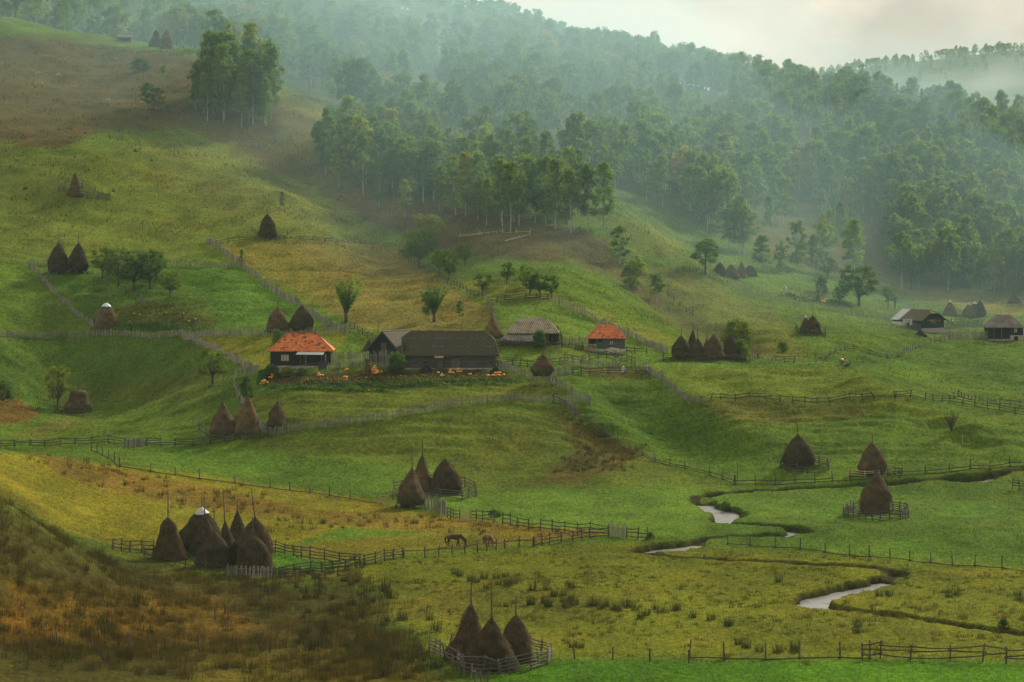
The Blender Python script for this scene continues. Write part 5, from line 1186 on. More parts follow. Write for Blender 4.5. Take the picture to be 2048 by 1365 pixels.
# ================================================================== animals
def skinned(name, nodes, edges, m, par, sub=2):
    ks = list(nodes); me = bpy.data.meshes.new(name); me.from_pydata([nodes[q][0] for q in ks], [(ks.index(a), ks.index(b)) for a, b in edges], []); me.materials.append(m)
    o = bpy.data.objects.new(name, me); COL.objects.link(o); md = o.modifiers.new('skin', 'SKIN'); s2 = o.modifiers.new('sub', 'SUBSURF'); s2.levels = s2.render_levels = sub
    for i, q in enumerate(ks):
        v = me.skin_vertices[0].data[i]; v.radius = nodes[q][1] if hasattr(nodes[q][1], '__len__') else (nodes[q][1],)*2; v.use_root = i == 0
    dg = bpy.context.evaluated_depsgraph_get(); m2 = bpy.data.meshes.new_from_object(o.evaluated_get(dg)); m2.name = name
    bpy.data.objects.remove(o); m2.polygons.foreach_set('use_smooth', np.ones(len(m2.polygons), bool)); return link(name, m2, par)
def m_coat(name, c, low, lowz, white=None):
    s = NT(name); o = s.obj(); xx = s.n('ShaderNodeSeparateXYZ'); s.l(o, xx.inputs[0])
    k = s.mix(c, s.ramp(s.noise(o, 3, 3), (.3, .75), (.7, 1.25)), 1, 'MULTIPLY')
    k = s.mix(low, k, s.ramp(xx.outputs[2], (lowz-.08, 0), (lowz+.08, 1)))
    return s.bsdf(k, .6, None, spec=.3)
def horse(px, base, rz, coat, low, label, mane, blaze, socks, sc=1.0, lowz=.55):
    p = hit(px, base); r = thing('horse', label, 'horse', p, rz); r.scale = (sc,)*3
    N_ = dict(rump=((-.62, 0, 1.22), (.28, .30)), loin=((-.25, 0, 1.22), (.27, .29)), belly=((.05, 0, 1.12), (.30, .36)), chest=((.42, 0, 1.16), (.27, .34)), wither=((.60, 0, 1.22), (.20, .28)), n1=((.86, 0, 1.10), (.13, .21)), n2=((1.12, 0, .80), (.10, .16)), poll=((1.32, 0, .55), (.09, .13)), cheek=((1.36, 0, .36), (.085, .115)), nose=((1.39, 0, .14), (.055, .065)), muz=((1.40, 0, .05), (.06, .06)), dock=((-.88, 0, 1.18), (.13, .14)))
    E = [('rump', 'loin'), ('loin', 'belly'), ('belly', 'chest'), ('chest', 'wither'), ('wither', 'n1'), ('n1', 'n2'), ('n2', 'poll'), ('poll', 'cheek'), ('cheek', 'nose'), ('nose', 'muz'), ('rump', 'dock')]
    for s_, ln in ((-1, 'l'), (1, 'r')):
        fx = .10*s_
        N_.update({ln+'sh': ((.48, s_*.17, .86), (.12, .15)), ln+'el': ((.47+fx*.5, s_*.17, .64), .085), ln+'kn': ((.48+fx, s_*.17, .42), .062), ln+'ff': ((.46+fx*1.4, s_*.17, .13), .05), ln+'fh': ((.51+fx*1.4, s_*.17, .03), .07),
                   ln+'th': ((-.62, s_*.18, .92), (.17, .22)), ln+'st': ((-.52-fx*.3, s_*.18, .70), (.10, .13)), ln+'ho': ((-.76-fx, s_*.18, .48), .066), ln+'hf': ((-.70-fx, s_*.18, .13), .052), ln+'hh': ((-.64-fx, s_*.18, .03), .072)})
        E += [('chest', ln+'sh'), (ln+'sh', ln+'el'), (ln+'el', ln+'kn'), (ln+'kn', ln+'ff'), (ln+'ff', ln+'fh'), ('rump', ln+'th'), (ln+'th', ln+'st'), (ln+'st', ln+'ho'), (ln+'ho', ln+'hf'), (ln+'hf', ln+'hh')]
    skinned('body', N_, E, m_coat('horse_coat', coat, low, lowz), r)
    MB().tube([(-.90, 0, 1.26), (-1.0, 0, 1.05), (-1.0, .02, .7), (-.97, 0, .42)], [.05, .09, .085, .03], 7).build('tail', mane, r, smooth=True)
    mn = MB()
    for a_, b_ in (((.62, 0, 1.44), (.90, 0, 1.30)), ((.88, 0, 1.32), (1.16, 0, 1.00)), ((1.14, 0, 1.02), (1.40, 0, .72))): mn.tube([a_, b_], [.07, .06], 6)
    mn.build('mane', mane, r, smooth=True)
    e = MB()
    for s_ in (-1, 1): e.tube([(1.36, s_*.07, .66), (1.47, s_*.10, .78)], [.035, .01], 5)
    e.build('ears', mane, r)
    if blaze: MB().tube([(1.455, 0, .52), (1.455, 0, .30), (1.45, 0, .06)], [.045, .06, .075], 8).build('blaze', PLASTIC, r, smooth=True)
    for s_ in (-1, 1):
        if socks: MB().tube([(-.70-.1*s_, s_*.18, .05), (-.705-.1*s_, s_*.18, .30)], [.066, .064], 8).build('sock', PLASTIC, r, smooth=True)
    return r
HORN = m_plain('dark_mane', (.03, .016, .010), .8, .3, 5); FLAX = m_plain('flaxen_mane', (.34, .22, .11), .8, .3, 5)
horse(908, 1094, math.radians(4), (.060, .020, .010), (.022, .010, .006), 'dark brown horse grazing with its head low, seen from the side', HORN, False, False, 1.05, .62)
SOCK = True
horse(976, 1095, math.radians(-58), (.175, .068, .026), (.10, .04, .018), 'chestnut horse with a white face and pale mane, grazing towards the fence', FLAX, True, True, 1.08, .55)
def cow(px, base):
    p = hit(px, base); r = thing('cow', 'red brown and white cow seen from behind on the green spur', 'cow', p, math.radians(72))
    N_ = dict(rump=((-.7, 0, 1.12), (.26, .30)), belly=((-.1, 0, 1.02), (.32, .36)), chest=((.5, 0, 1.05), (.26, .34)), nk=((.9, 0, 1.0), (.13, .2)), hd=((1.25, .1, .75), (.11, .15)), mz=((1.45, .12, .5), (.08, .09)), tl=((-.98, 0, 1.1), (.2, .2)))
    E = [('rump', 'belly'), ('belly', 'chest'), ('chest', 'nk'), ('nk', 'hd'), ('hd', 'mz'), ('rump', 'tl')]
    for s_, ln in ((-1, 'l'), (1, 'r')):
        N_.update({ln+'s': ((.5, s_*.2, .7), (.11, .14)), ln+'k': ((.5, s_*.2, .38), .07), ln+'f': ((.5, s_*.2, .03), .075), ln+'t': ((-.75, s_*.2, .8), (.14, .19)), ln+'h': ((-.85, s_*.2, .45), .07), ln+'g': ((-.78, s_*.2, .03), .075)})
        E += [('chest', ln+'s'), (ln+'s', ln+'k'), (ln+'k', ln+'f'), ('rump', ln+'t'), (ln+'t', ln+'h'), (ln+'h', ln+'g')]
    skinned('body', N_, E, m_coat('cow_coat', (.17, .062, .026), (.2, .1, .06), .3), r)
    MB().tube([(-1.12, 0, 1.28), (-1.2, 0, .9), (-1.16, 0, .4)], [.07, .05, .07], 6).build('tail', PLASTIC, r, smooth=True)
    h_ = MB()
    for s_ in (-1, 1): h_.tube([(1.15, s_*.12+.1, .95), (1.2, s_*.3+.1, 1.1)], [.035, .01], 5)
    h_.build('horns', STALKM, r)
    return r
cow(1684, 731)
p = hit(1694, 733); r = thing('calf', 'small dark calf lying beside the cow', 'calf', p, .4)
skinned('body', dict(a=((-.45, 0, .28), (.2, .24)), b=((0, 0, .3), (.22, .26)), c=((.4, 0, .36), (.17, .2)), d=((.62, 0, .55), (.09, .11)), e=((.85, 0, .5), (.06, .07)), l1=((.4, -.18, .1), .06), l2=((.65, -.22, .06), .05), m1=((-.4, -.2, .12), .08), m2=((-.1, -.3, .06), .05)), [('a', 'b'), ('b', 'c'), ('c', 'd'), ('d', 'e'), ('c', 'l1'), ('l1', 'l2'), ('a', 'm1'), ('m1', 'm2')], m_coat('calf_coat', (.03, .026, .022), (.03, .026, .022), .2), r)
MB().tube([(.6, -.1, .66), (.52, -.22, .70)], [.04, .015], 5).tube([(.6, .1, .66), (.52, .22, .70)], [.04, .015], 5).build('ears', HORN, r)
p = hit(419, 777); r = thing('hen', 'black hen pecking on the grass under the round fruit tree', 'hen', p, 2.6)
skinned('body', dict(a=((-.15, 0, .25), .12), b=((.05, 0, .24), .14), c=((.2, 0, .38), .07), d=((.26, 0, .48), .05), t=((-.32, 0, .42), (.05, .09))), [('a', 'b'), ('b', 'c'), ('c', 'd'), ('a', 't')], HORN, r, 1)
for s_ in (-1, 1): MB().tube([(0, s_*.06, .15), (.02, s_*.06, 0)], .02, 4).build('leg', STALKM, r)
# ================================================================== pumpkins
def pumpkin_mesh(seed):
    rg = random.Random(seed); V = []; n, mr = 20, 9
    for i in range(mr+1):
        t = PI*i/mr
        for j in range(n):
            a = 2*PI*j/n; q = 1+.07*math.cos(a*10); rr = math.sin(t)**.8*.30*q; V.append((math.cos(a)*rr, math.sin(a)*rr, .215-.215*math.cos(t)*(1-.22*math.exp(-(math.sin(t)/.25)**2))))
    Fs = [(i*n+j, i*n+(j+1) % n, (i+1)*n+(j+1) % n, (i+1)*n+j) for i in range(mr) for j in range(n)]; nb = len(Fs)
    s = MB().tube([(0, 0, .36), (.01, 0, .44), (.05, 0, .5)], [.035, .03, .035], 5); b0 = len(V); V += s.v; Fs += [tuple(i+b0 for i in f_) for f_ in s.f]
    return new_mesh('pumpkin', V, Fs, [ORANGE, STALKM], True, None, [0]*nb+[1]*(len(Fs)-nb))
PM = [pumpkin_mesh(i) for i in range(2)]
def pumpkins(lst, label, group, s=(.72, .98)):
    rg = random.Random(int(lst[0][0]*3))
    for px, py, *lift in lst:
        p = hit(px, py); sc = rg.uniform(*s)*.86; o = link('pumpkin', PM[rg.randrange(2)], None, p+Vector((0, 0, (lift[0] if lift else 0)-.04)), rg.random()*6); o.scale = (sc, sc, sc*rg.uniform(.85, 1.05)); o.rotation_euler[0] = rg.uniform(-.5, .5)
        tag(o, label, 'pumpkin', group)
pumpkins([(522, 768), (527, 769), (532, 768.5), (535, 767), (529, 768, .38), (525, 768, .34)], 'orange pumpkin in the heap at the left corner of the garden', 'left corner pumpkin heap')
pumpkins([(539, 756), (543, 757), (546, 756), (551, 754.5), (545, 756, .36)], 'orange pumpkin in the heap just above the left corner heap', 'second left pumpkin heap')
pumpkins([(636, 752), (640, 752), (644, 752), (636.5, 752, .3)], 'orange pumpkin in the small row before the cottage porch', 'pumpkins before the porch')
pumpkins([(691, 742)], 'small orange pumpkin on the grass before the palisade, lower of two', None); pumpkins([(694.5, 740.5)], 'larger orange pumpkin on the grass before the palisade, upper of two', None, (1.0, 1.05))
pumpkins([(683, 760), (687, 760.5), (691, 761), (694, 760), (689, 760, .4), (693, 760.5, .36)], 'orange pumpkin in the heap on the dark soil in mid garden', 'mid garden pumpkin heap')
pumpkins([(744, 747), (748, 747.5), (752, 748), (756, 747), (746, 746.5, .36), (750, 747, .38), (754, 747, .36), (748, 746.5, .72), (752, 746.5, .7), (750, 746, 1.0), (757, 746, .2), (745, 745.5, .5), (753, 747.5, .1)], 'orange pumpkin in the largest pile beside the maize stook', 'largest pumpkin pile')
pumpkins([(763, 745.5)], 'single orange pumpkin right of the largest pile', None)
pumpkins([(876.5, 747)], 'single yellowish pumpkin beside the first dung heap', None)
pumpkins([(899, 746.5), (902, 746.5), (906, 746.5), (901, 746, .36)], 'orange pumpkin in the left heap before the barn door', 'left heap before the barn door')
pumpkins([(915, 744.5), (918, 745), (922, 744.5), (917, 744, .34)], 'orange pumpkin in the right heap before the barn door', 'right heap before the barn door')
pumpkins([(937, 750), (941, 750)], 'orange pumpkin in the pair on the soil below the barn', 'pumpkin pair below the barn')
pumpkins([(976, 753)], 'single orange pumpkin left of the row by the second dung heap', None, (1.1, 1.15))
pumpkins([(984, 752), (988, 752.5), (992, 752), (996, 751.5), (1000, 752), (990, 751.5, .36), (995, 751, .38), (1000, 751, .36)], 'orange pumpkin in the row beside the second dung heap', 'pumpkin row by the second dung heap')
pumpkins([(1007, 752)], 'large orange pumpkin at the right end of the garden', None, (1.05, 1.1))
pumpkins([(664, 775)], 'yellow gourd lying in the green leaves below the mid garden heap', None, (.7, .75)); pumpkins([(739, 782)], 'orange pumpkin fallen on the grass below the garden', None, (.7, .75))
pumpkins([(367, 628), (391, 639), (376, 642), (379, 643), (399, 653), (333, 626), (281, 630), (268, 628), (305, 619), (259, 643)], 'small orange pumpkin scattered in the left hillside field', 'pumpkins in the left hillside field', (.5, .75))
pumpkins([(1643, 603), (1646, 604), (1649, 604.5), (1652, 604), (1655, 604), (1648, 603, .34), (1652, 603, .3)], 'orange pumpkin in the heap on the misty right field', 'misty field pumpkin heap', (.8, 1.0))
pumpkins([(1568, 590), (1582, 592), (1601, 596), (1612, 598), (1622, 599), (1597, 592), (1608, 594)], 'small pumpkin lying loose in the misty right field', 'loose pumpkins in the misty field', (.55, .8))
pumpkins([(1904, 645)], 'yellow pumpkin in the garden behind the black barn', None, (1.3, 1.35))
# ================================================================== heaps, scarecrows, small things
def heap(px, base, wpx, hpx, name, label, cat, m):
    p = hit(px, base); k = p.y/F; R, Hh = wpx*k/2, hpx*k; V = []; n = 26; rg = random.Random(px)
    for i in range(9):
        t = i/8
        for j in range(n):
            a = 2*PI*j/n; q = 1+.22*(float(vn(np.array(a*1.6), np.array(t*4+px), 4))-.5)+rg.uniform(-.03, .03); V.append((math.cos(a)*R*(1-t)**.8*q, math.sin(a)*R*.8*(1-t)**.8*q, -.3+(Hh+.3)*(t**.8)*(1+.0*q)+rg.uniform(-.05, .05)))
    Fs = [(i*n+j, i*n+(j+1) % n, (i+1)*n+(j+1) % n, (i+1)*n+j) for i in range(8) for j in range(n)]
    return tag(link(name, new_mesh(name, V, Fs, [m], True), None, p+Vector((0, R*.5, 0))), label, cat)
heap(852, 746, 36, 16, 'dung_heap', 'dark dung heap under the left barn window', 'heap', DUNG); heap(992, 748, 34, 15, 'dung_heap', 'dark dung heap at the right corner of the long barn', 'heap', DUNG)
heap(1842, 672, 30, 11, 'dung_heap', 'long dark dung heap below the black gabled barn', 'heap', DUNG)
for px, b_, w_, h_ in ((226, 384, 12, 5), (270, 304, 13, 6), (50, 380, 16, 7), (170, 268, 8, 5), (303, 323, 9, 5), (140, 278, 9, 5), (150, 315, 8, 4), (172, 345, 10, 4), (178, 342, 9, 4)):
    heap(px, b_, w_, h_, 'grass_hummock', 'dark mossy hummock on the left green hillside', 'hummock', m_plain('dark_moss', (.045, .05, .02), 1, .6, 4))['group'] = 'dark hummocks on the left hillside'
def scarecrow(px, base, h, label, m, name='scarecrow'):
    p = hit(px, base); k = p.y/F; Hh = h*k; r = thing(name, label, 'scarecrow', p)
    MB().tube([(0, 0, -.3), (.03, 0, Hh)], .045, 5).build('stake', WOOD, r); MB().tube([(-.45, 0, Hh*.72), (.5, .02, Hh*.78)], .03, 5).build('cross_bar', WOOD, r)
    V = []
    for i, (t, w_) in enumerate(((.15, .30), (.4, .34), (.62, .30), (.78, .42), (.86, .13), (.96, .15), (1.04, .05))):
        for j in range(10): a = 2*PI*j/10; q = 1+.2*math.sin(j*2.3+i); V.append((math.cos(a)*w_*q, math.sin(a)*w_*.55*q, Hh*t))
    link('cloth', new_mesh('cloth', V, [(i*10+j, i*10+(j+1) % 10, (i+1)*10+(j+1) % 10, (i+1)*10+j) for i in range(6) for j in range(10)], [m], True), r)
scarecrow(1570, 590, 20, 'white draped scarecrow in the misty right field', PLASTIC); scarecrow(284, 612, 24, 'whitish scarecrow in the left hillside pumpkin field', WOOD)
scarecrow(1247, 747, 15, 'pale blue rag scarecrow at the corral fence', BLUEPL); scarecrow(1294, 745, 16, 'white rag scarecrow at the corral corner', PLASTIC)
p = hit(884, 751); o = heap(884, 752, 11, 6, 'pale_lump', 'whitish low lump lying beside the garden soil', 'pale_lump', m_plain('whitish_lump', (.42, .36, .30)))  # pale lump of uncertain kind
p = hit(1816, 656); r = thing('beehive_stand', 'white laundry hung on a line at the fence left of the black barn', 'laundry', p); r.name = 'clothes_line'
for a_ in (-1.3, 1.3): MB().tube([(a_, 0, -.3), (a_, 0, 2.1)], .05, 5).build('pole', WOOD, r)
MB().tube([(-1.3, 0, 2.0), (0, 0, 1.85), (1.3, 0, 2.0)], .015, 4).build('line', WOOD, r)
for a_, h_ in ((-.8, 1.1), (-.1, .8), (.6, 1.3)): MB().poly([(a_-.3, -.03, 1.9), (a_+.3, -.03, 1.9), (a_+.26, -.12, 1.9-h_), (a_-.28, -.1, 1.88-h_)], .03).build('sheet', PLASTIC, r)
p = hit(1925, 889); r = thing('bent_pole', 'pale bent pole stuck in the right hand slope', 'pole', p)
MB().tube([(0, 0, -.2), (0, 0, 1.4)], .05, 5).tube([(0, 0, .1), (.6, -.2, .05), (1.2, -.3, .08)], .05, 5).build('wood', PALE, r)
for px, b_, h_, lb in ((408, 776, 22, 'pale stake beside the black hen'), (1474, 972, 48, 'tall thin dead sapling post at the fence corner'), (757, 662, 26, 'leaning old post behind the gabled shed'), (1733, 795, 20, 'thin stake standing on the green spur'), (178, 800, 40, 'thin pole left of the flat topped haystack')):
    p = hit(px, b_); k = p.y/F; r = thing('stake', lb, 'stake', p); MB().tube([(0, 0, -.3), (.05, 0, h_*k*.5), (.02, 0, h_*k)], [.07, .06, .04], 5).build('shaft', WOOD, r)
    if h_ > 30: MB().tube([(.05, 0, h_*k*.7), (.35, 0, h_*k*.88)], [.03, .015], 4).tube([(.05, 0, h_*k*.5), (-.3, 0, h_*k*.68)], [.03, .015], 4).build('twigs', WOOD, r)
rs = random.Random(12); RB = m_plain('grey_rock', (.26, .25, .24), .9, .4, 4, bump=.8)
for px, b_ in ((72, 148), (78, 146), (117, 150), (84, 168), (216, 200), (218, 203), (58, 256), (174, 98), (232, 118)):
    p = hit(px, b_); s_ = rs.uniform(.35, .75); b = MB(); V = []
    me = bpy.data.meshes.new('rock'); import bmesh
    bm = bmesh.new(); bmesh.ops.create_icosphere(bm, subdivisions=2, radius=s_)
    for v in bm.verts: v.co *= rs.uniform(.75, 1.15); v.co.z *= .6
    bm.to_mesh(me); bm.free(); me.materials.append(RB); tag(link('rock', me, None, p, rs.random()*6), 'grey boulder lying in the brown heath', 'rock', 'boulders in the brown heath')
for pts in ([(1688, 462), (1705, 452), (1728, 447)], [(1010, 485), (1035, 478), (1060, 472)]):
    Q = [hit(*q_) for q_ in pts]; r = thing('fallen_trunk', 'white fallen birch trunk on the %s' % ('brown clearing of the forest' if pts[0][0] > 1500 else 'brown slope under the grove'), 'trunk', Q[0])
    MB().tube([q_-Q[0]+Vector((0, 0, .25)) for q_ in Q], [.22, .18, .08], 6).build('bole', BARK_B, r); MB().tube([Q[1]-Q[0]+Vector((0, 0, .25)), Q[1]-Q[0]+Vector((.8, .3, 1.2))], [.07, .02], 4).build('branch', BARK_B, r)
# ================================================================== growing ground cover (uncountable)
NG = np.random.default_rng(77)
def blades(n, Y0, Y1, px0, px1, dens, hgt, wid, colf, tuft=1, spread=.0, leanf=.35, bend=True):
    """N tufts of TUFT blades on the ground; DENS(px, py, X, Y) keeps a share of them"""
    px = NG.uniform(px0, px1, n); Y = np.sqrt(NG.uniform(Y0**2, Y1**2, n)); X = (px-1024)/F*Y
    fx = np.clip((px+420)/2888*(NC-1), 0, NC-1.01); fy = np.interp(Y, YS, np.arange(NR)); a = fy.astype(int); b = fx.astype(int); u = fy-a; v = fx-b
    zf = lambda G: (G[a, b]*(1-v)+G[a, b+1]*v)*(1-u)+(G[np.minimum(a+1, NR-1), b]*(1-v)+G[np.minimum(a+1, NR-1), b+1]*v)*u
    z = zf(GZ); py = H0-F*(z-ZC)/Y; bk = BANK[a, b]
    d = dens(px, py, X, Y); keep = (NG.random(n) < d) & (bk < .5)
    px, py, X, Y, z, a, b, d = [q[keep] for q in (px, py, X, Y, z, a, b, d)]
    n = len(px); base = C[a, b]
    X = np.repeat(X, tuft); Y = np.repeat(Y, tuft); z = np.repeat(z, tuft); base = np.repeat(base, tuft, 0); m = n*tuft
    ts = np.repeat(NG.uniform(.6, 1.25, n), tuft)
    ang = NG.uniform(0, 2*PI, m); rr = NG.random(m)**.6*spread*ts; X = X+np.cos(ang)*rr; Y = Y+np.sin(ang)*rr
    h = hgt(m)*ts; w_ = wid(m); f = NG.uniform(0, 2*PI, m); lx, ly = np.cos(ang)*h*leanf*NG.random(m)+NG.normal(0, .08, m)*h, np.sin(ang)*h*leanf*NG.random(m)
    P0 = np.stack([X-np.cos(f)*w_, Y-np.sin(f)*w_, z-.05], 1); P1 = np.stack([X+np.cos(f)*w_, Y+np.sin(f)*w_, z-.05], 1); P2 = np.stack([X+lx, Y+ly, z+h], 1)
    cc = colf(base, m, np.repeat(NG.random(n), tuft)); cc = np.repeat(np.clip(cc, .004, .5), 3, 0)
    return np.stack([P0, P1, P2], 1).reshape(-1, 3), cc
def cover(name, parts):
    V = np.concatenate([p[0] for p in parts]); cc = np.concatenate([p[1] for p in parts])*np.array((.95, 1.03, .8))*(.78 if name == 'reeds' else 1)
    s = NT(name+'_blades'); c = s.n('ShaderNodeVertexColor', layer_name='Col').outputs[0]; d = s.n('ShaderNodeBsdfDiffuse'); t = s.n('ShaderNodeBsdfTranslucent'); x_ = s.n('ShaderNodeMixShader'); x_.inputs[0].default_value = .4
    s.l(c, d.inputs[0]); s.l(c, t.inputs[0]); s.l(d.outputs[0], x_.inputs[1]); s.l(t.outputs[0], x_.inputs[2]); s.l(x_.outputs[0], s.out.inputs[0])
    return tag(link(name, new_mesh(name, V, np.arange(len(V)).reshape(-1, 3), [s.m], False, cc)), None, None, None, 'stuff')
U = lambda a, b: (lambda m: NG.uniform(a, b, m))
def zone(poly, soft=20):
    return lambda px, py: 1-sm(-soft, soft, polydist(px+fbm(px/40, py/14, 9, 3)*90, py+fbm(px/30, py/12, 19, 3)*40, poly))
zreed = zone([(-420, 1010), (0, 1015), (130, 1085), (240, 1118), (400, 1152), (520, 1162), (700, 1172), (790, 1240), (850, 1320), (890, 1420), (-420, 1420)], 70)
zmarsh = zone([(520, 1150), (800, 1115), (1300, 1092), (1620, 1115), (1900, 1140), (2460, 1160), (2460, 1315), (1100, 1312), (900, 1330), (760, 1200)], 14)
zstrip = zone([(640, 1030), (860, 1040), (1040, 1052), (1210, 1066), (1210, 1070), (1080, 1074), (980, 1062), (860, 1058), (700, 1054), (560, 1080), (430, 1075)], 4)
zledge = zone([(60, 905), (160, 922), (330, 958), (560, 1003), (640, 1040), (520, 1040), (430, 1022), (230, 988), (120, 955)], 6)
zgul = zone([(1130, 830), (1200, 860), (1290, 915), (1180, 960), (1080, 975), (1150, 900)], 10)
clump = lambda X, Y, sc, s_, th, k=6: np.clip((vn(X/sc, Y/sc, s_)-th)*k, 0, 1)
pal = lambda *cs: (lambda base, m, t: np.array(cs)[np.minimum((t*len(cs)).astype(int), len(cs)-1)]*NG.uniform(.6, 1.35, (m, 1)))
tone = lambda lo, hi, tint=(1, 1, 1): (lambda base, m, t: base*np.array(tint)*NG.uniform(lo, hi, (m, 1)))
REEDC = pal((.075, .055, .016), (.044, .038, .012), (.10, .068, .018), (.058, .056, .016), (.13, .092, .024), (.095, .058, .012))
reeds = [blades(6500, 222, 292, -420, 900, lambda px, py, X, Y: zreed(px, py)*(.25+.75*clump(X, Y, 5, 5, .35)), U(.45, 1.05), U(.009, .02), REEDC, 34, .65),
         blades(600, 222, 300, 150, 1050, lambda px, py, X, Y: zreed(px, py)*clump(X, Y, 9, 15, .5), U(.7, 1.35), U(.012, .028), pal((.026, .030, .012), (.038, .036, .014), (.05, .04, .016)), 46, .5, .25),
         blades(1500, 300, 372, 40, 1240, lambda px, py, X, Y: np.maximum(zstrip(px, py), zledge(px, py)*.8)*(.4+.6*clump(X, Y, 4, 25, .4)), U(.35, .95), U(.015, .035), pal((.13, .088, .022), (.085, .07, .02), (.05, .05, .016), (.16, .11, .03)), 26, .4),
         blades(500, 380, 425, 1050, 1320, lambda px, py, X, Y: zgul(px, py), U(.3, .8), U(.02, .04), pal((.07, .05, .02), (.045, .045, .016), (.1, .07, .02)), 24, .45)]
cover('reeds', reeds)
dark = []
for px_, py_, n_ in ((955, 1172, 3), (948, 1160, 3), (975, 1165, 4), (1010, 1172, 5), (1005, 1160, 3), (1058, 1180, 2), (1075, 1178, 2), (1140, 1178, 4), (1110, 1200, 9), (1150, 1210, 10), (1190, 1214, 10), (1230, 1216, 8), (1080, 1215, 7), (1270, 1222, 3), (1330, 1222, 3), (1356, 1216, 3), (1290, 1232, 3), (910, 1150, 3), (700, 1165, 6), (1150, 1300, 3), (1590, 1300, 3), (1540, 1300, 3), (1490, 1294, 3), (1700, 1260, 4), (1440, 1250, 4), (1400, 1240, 4), (1770, 1195, 3), (1900, 1190, 5), (2020, 1195, 4), (1550, 1165, 2), (640, 1150, 5)):
    for i in range((n_+1)//2): dark.append((px_+NG.uniform(-22, 22), py_+NG.uniform(-7, 7)))
def tufts(lst, h0, h1, per, spread, cols):
    Vs, Cs = [], []
    for px_, py_ in lst:
        p = hit(px_, py_); n = per; a = NG.uniform(0, 2*PI, n); r_ = NG.random(n)**.6*spread; h = NG.uniform(h0, h1, n)*NG.uniform(.7, 1.2); w_ = NG.uniform(.012, .028, n); f = NG.uniform(0, 2*PI, n)
        X, Y = p.x+np.cos(a)*r_, p.y+np.sin(a)*r_; l = h*.45*NG.random(n)
        Vs.append(np.stack([np.stack([X-np.cos(f)*w_, Y-np.sin(f)*w_, 0*X+p.z-.05], 1), np.stack([X+np.cos(f)*w_, Y+np.sin(f)*w_, 0*X+p.z-.05], 1), np.stack([X+np.cos(a)*l, Y+np.sin(a)*l, p.z+h], 1)], 1).reshape(-1, 3))
        Cs.append(np.repeat(np.array(cols)[NG.integers(len(cols))]*NG.uniform(.6, 1.4, (n, 1)), 3, 0))
    return np.concatenate(Vs), np.concatenate(Cs)
tu = [tufts(dark, .55, 1.15, 70, .42, [(.045, .046, .015), (.060, .055, .02), (.038, .044, .015)]),
      blades(3400, 222, 318, 520, 2300, lambda px, py, X, Y: zmarsh(px, py)*(.12+.88*clump(X, Y, 4.5, 35, .52)), U(.15, .42), U(.012, .03), pal((.085, .080, .014), (.05, .058, .012), (.11, .085, .022), (.04, .045, .012)), 26, .38),
      blades(900, 222, 300, 900, 2300, lambda px, py, X, Y: zmarsh(px, py)*clump(X, Y, 7, 45, .62), U(.3, .6), U(.012, .03), pal((.12, .088, .024), (.09, .07, .02)), 30, .35)]
ring = []
for px_, py_, R_ in BASES:
    p = hit(px_, py_); k_ = F/p.y
    for a in np.linspace(0, 2*PI, 26): ring.append((px_+math.cos(a)*R_*1.02*k_+NG.uniform(-2, 2), py_-R_*.75*k_*.09+math.sin(a)*R_*k_*.09+1))
tu.append(tufts(ring, .2, .5, 9, .35, [(.05, .085, .014), (.07, .085, .016), (.09, .08, .02), (.035, .06, .012)]))
cover('tussocks', tu)
notreed = lambda px, py: 1-zreed(px, py)
gr = [blades(120000, 216, 330, 200, 2400, lambda px, py, X, Y: notreed(px, py)*(.5+.5*clump(X, Y, 2.2, 55, .4)), U(.07, .2), U(.018, .045), tone(.55, 1.55, (1.05, 1.0, .9)), 2, .1),
      blades(110000, 300, 470, -200, 2300, lambda px, py, X, Y: .35+.65*clump(X, Y, 3, 65, .5), U(.1, .3), U(.03, .07), tone(.4, 1.6, (1.12, .98, .95)), 1),
      blades(110000, 430, 640, -300, 2300, lambda px, py, X, Y: (py > 300)*(.2+.8*clump(X, Y, 4, 75, .55)), U(.14, .45), U(.05, .12), tone(.35, 1.6, (1.1, .98, .95)), 1),
      blades(50000, 560, 800, -300, 1300, lambda px, py, X, Y: clump(X, Y, 5, 85, .5), U(.25, .8), U(.08, .2), tone(.45, 1.35, (1.15, .97, .95)), 1)]
cover('grass', gr)
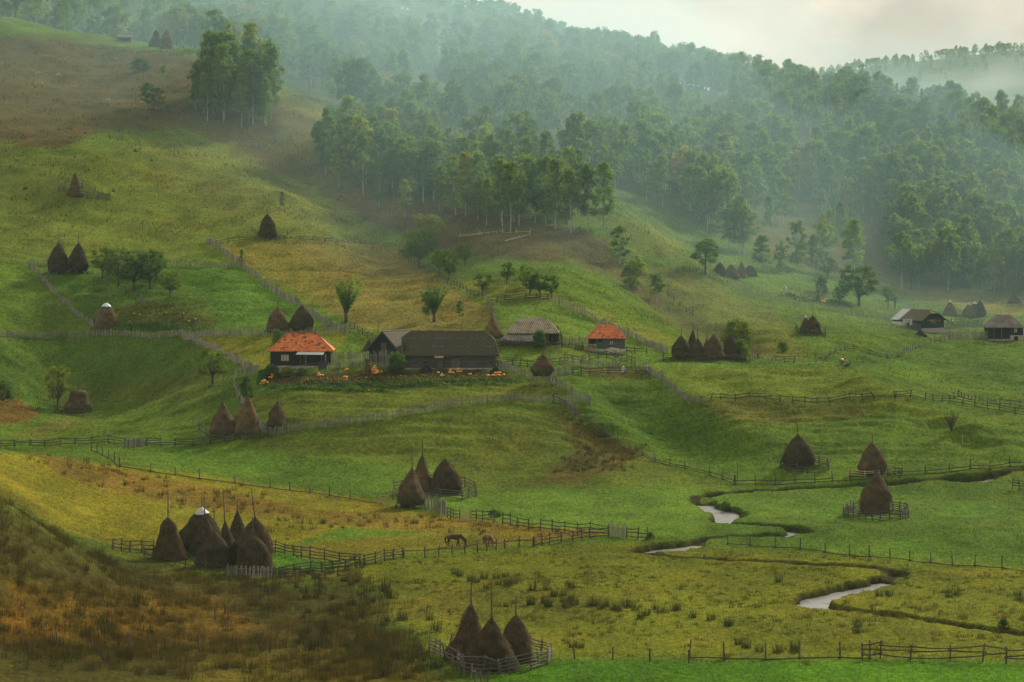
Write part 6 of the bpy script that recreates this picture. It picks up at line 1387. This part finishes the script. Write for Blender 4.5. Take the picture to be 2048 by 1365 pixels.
# kitchen garden: leafy strip, withered vines
def leaves(poly, n, size, h, cols, soft=2):
    P = np.array(poly, float); lo, hi = P.min(0), P.max(0); Vs, Cs = [], []; q = []
    while len(q) < n:
        a, b = NG.uniform(lo[0], hi[0]), NG.uniform(lo[1], hi[1])
        if inpoly(a, b, poly): q.append((a, b))
    Q = np.array([tuple(hit(a, b)) for a, b in q]); Q[:, 2] += NG.random(n)**1.4*h
    u = NG.normal(0, 1, (n, 3)); u /= np.linalg.norm(u, axis=1, keepdims=True); v = np.cross(u, NG.normal(0, 1, (n, 3))); v /= np.linalg.norm(v, axis=1, keepdims=True); s_ = size*NG.uniform(.5, 1.4, (n, 1))
    V = np.stack([Q-u*s_*.5, Q+v*s_*.4, Q+u*s_*.5], 1).reshape(-1, 3); cc = np.repeat(np.array(cols)[NG.integers(0, len(cols), n)]*NG.uniform(.6, 1.4, (n, 1)), 3, 0)
    return V, cc
GRN = [(.035, .10, .028), (.028, .080, .024), (.045, .115, .03), (.06, .10, .02), (.13, .14, .035)]
cover('vegetable_leaves', [leaves([(512, 768), (560, 770), (640, 768), (760, 766), (860, 760), (960, 757), (1035, 760), (1048, 768), (960, 772), (860, 776), (760, 785), (640, 782), (540, 780)], 3600, .42, .42, GRN),
    leaves([(518, 748), (535, 746), (530, 766), (514, 770)], 500, .5, .7, [(.05, .13, .06), (.03, .09, .03)]),
    leaves([(600, 758), (760, 755), (900, 752), (1030, 754), (1030, 764), (880, 766), (740, 772), (600, 768)], 1500, .4, .45, [(.18, .16, .035), (.12, .12, .03), (.08, .1, .03), (.2, .17, .06)]),
    leaves([(225, 622), (285, 602), (340, 608), (420, 645), (390, 656), (230, 652)], 1500, .5, .5, [(.05, .085, .02), (.09, .085, .022), (.03, .07, .02), (.11, .09, .03)]),
    leaves([(230, 648), (400, 650), (435, 656), (380, 664), (230, 662)], 1200, .5, .7, GRN),
    leaves([(1560, 584), (1700, 610), (1690, 618), (1600, 604)], 700, .5, .5, [(.05, .085, .02), (.09, .085, .022), (.03, .07, .02)]),
    leaves([(1893, 645), (1970, 642), (1975, 655), (1893, 657)], 700, .5, .9, [(.05, .085, .02), (.09, .085, .022), (.03, .07, .02)]),
    leaves([(1000, 684), (1075, 684), (1110, 692), (1000, 694)], 600, .5, .8, [(.05, .085, .02), (.09, .085, .022), (.03, .06, .02)])])
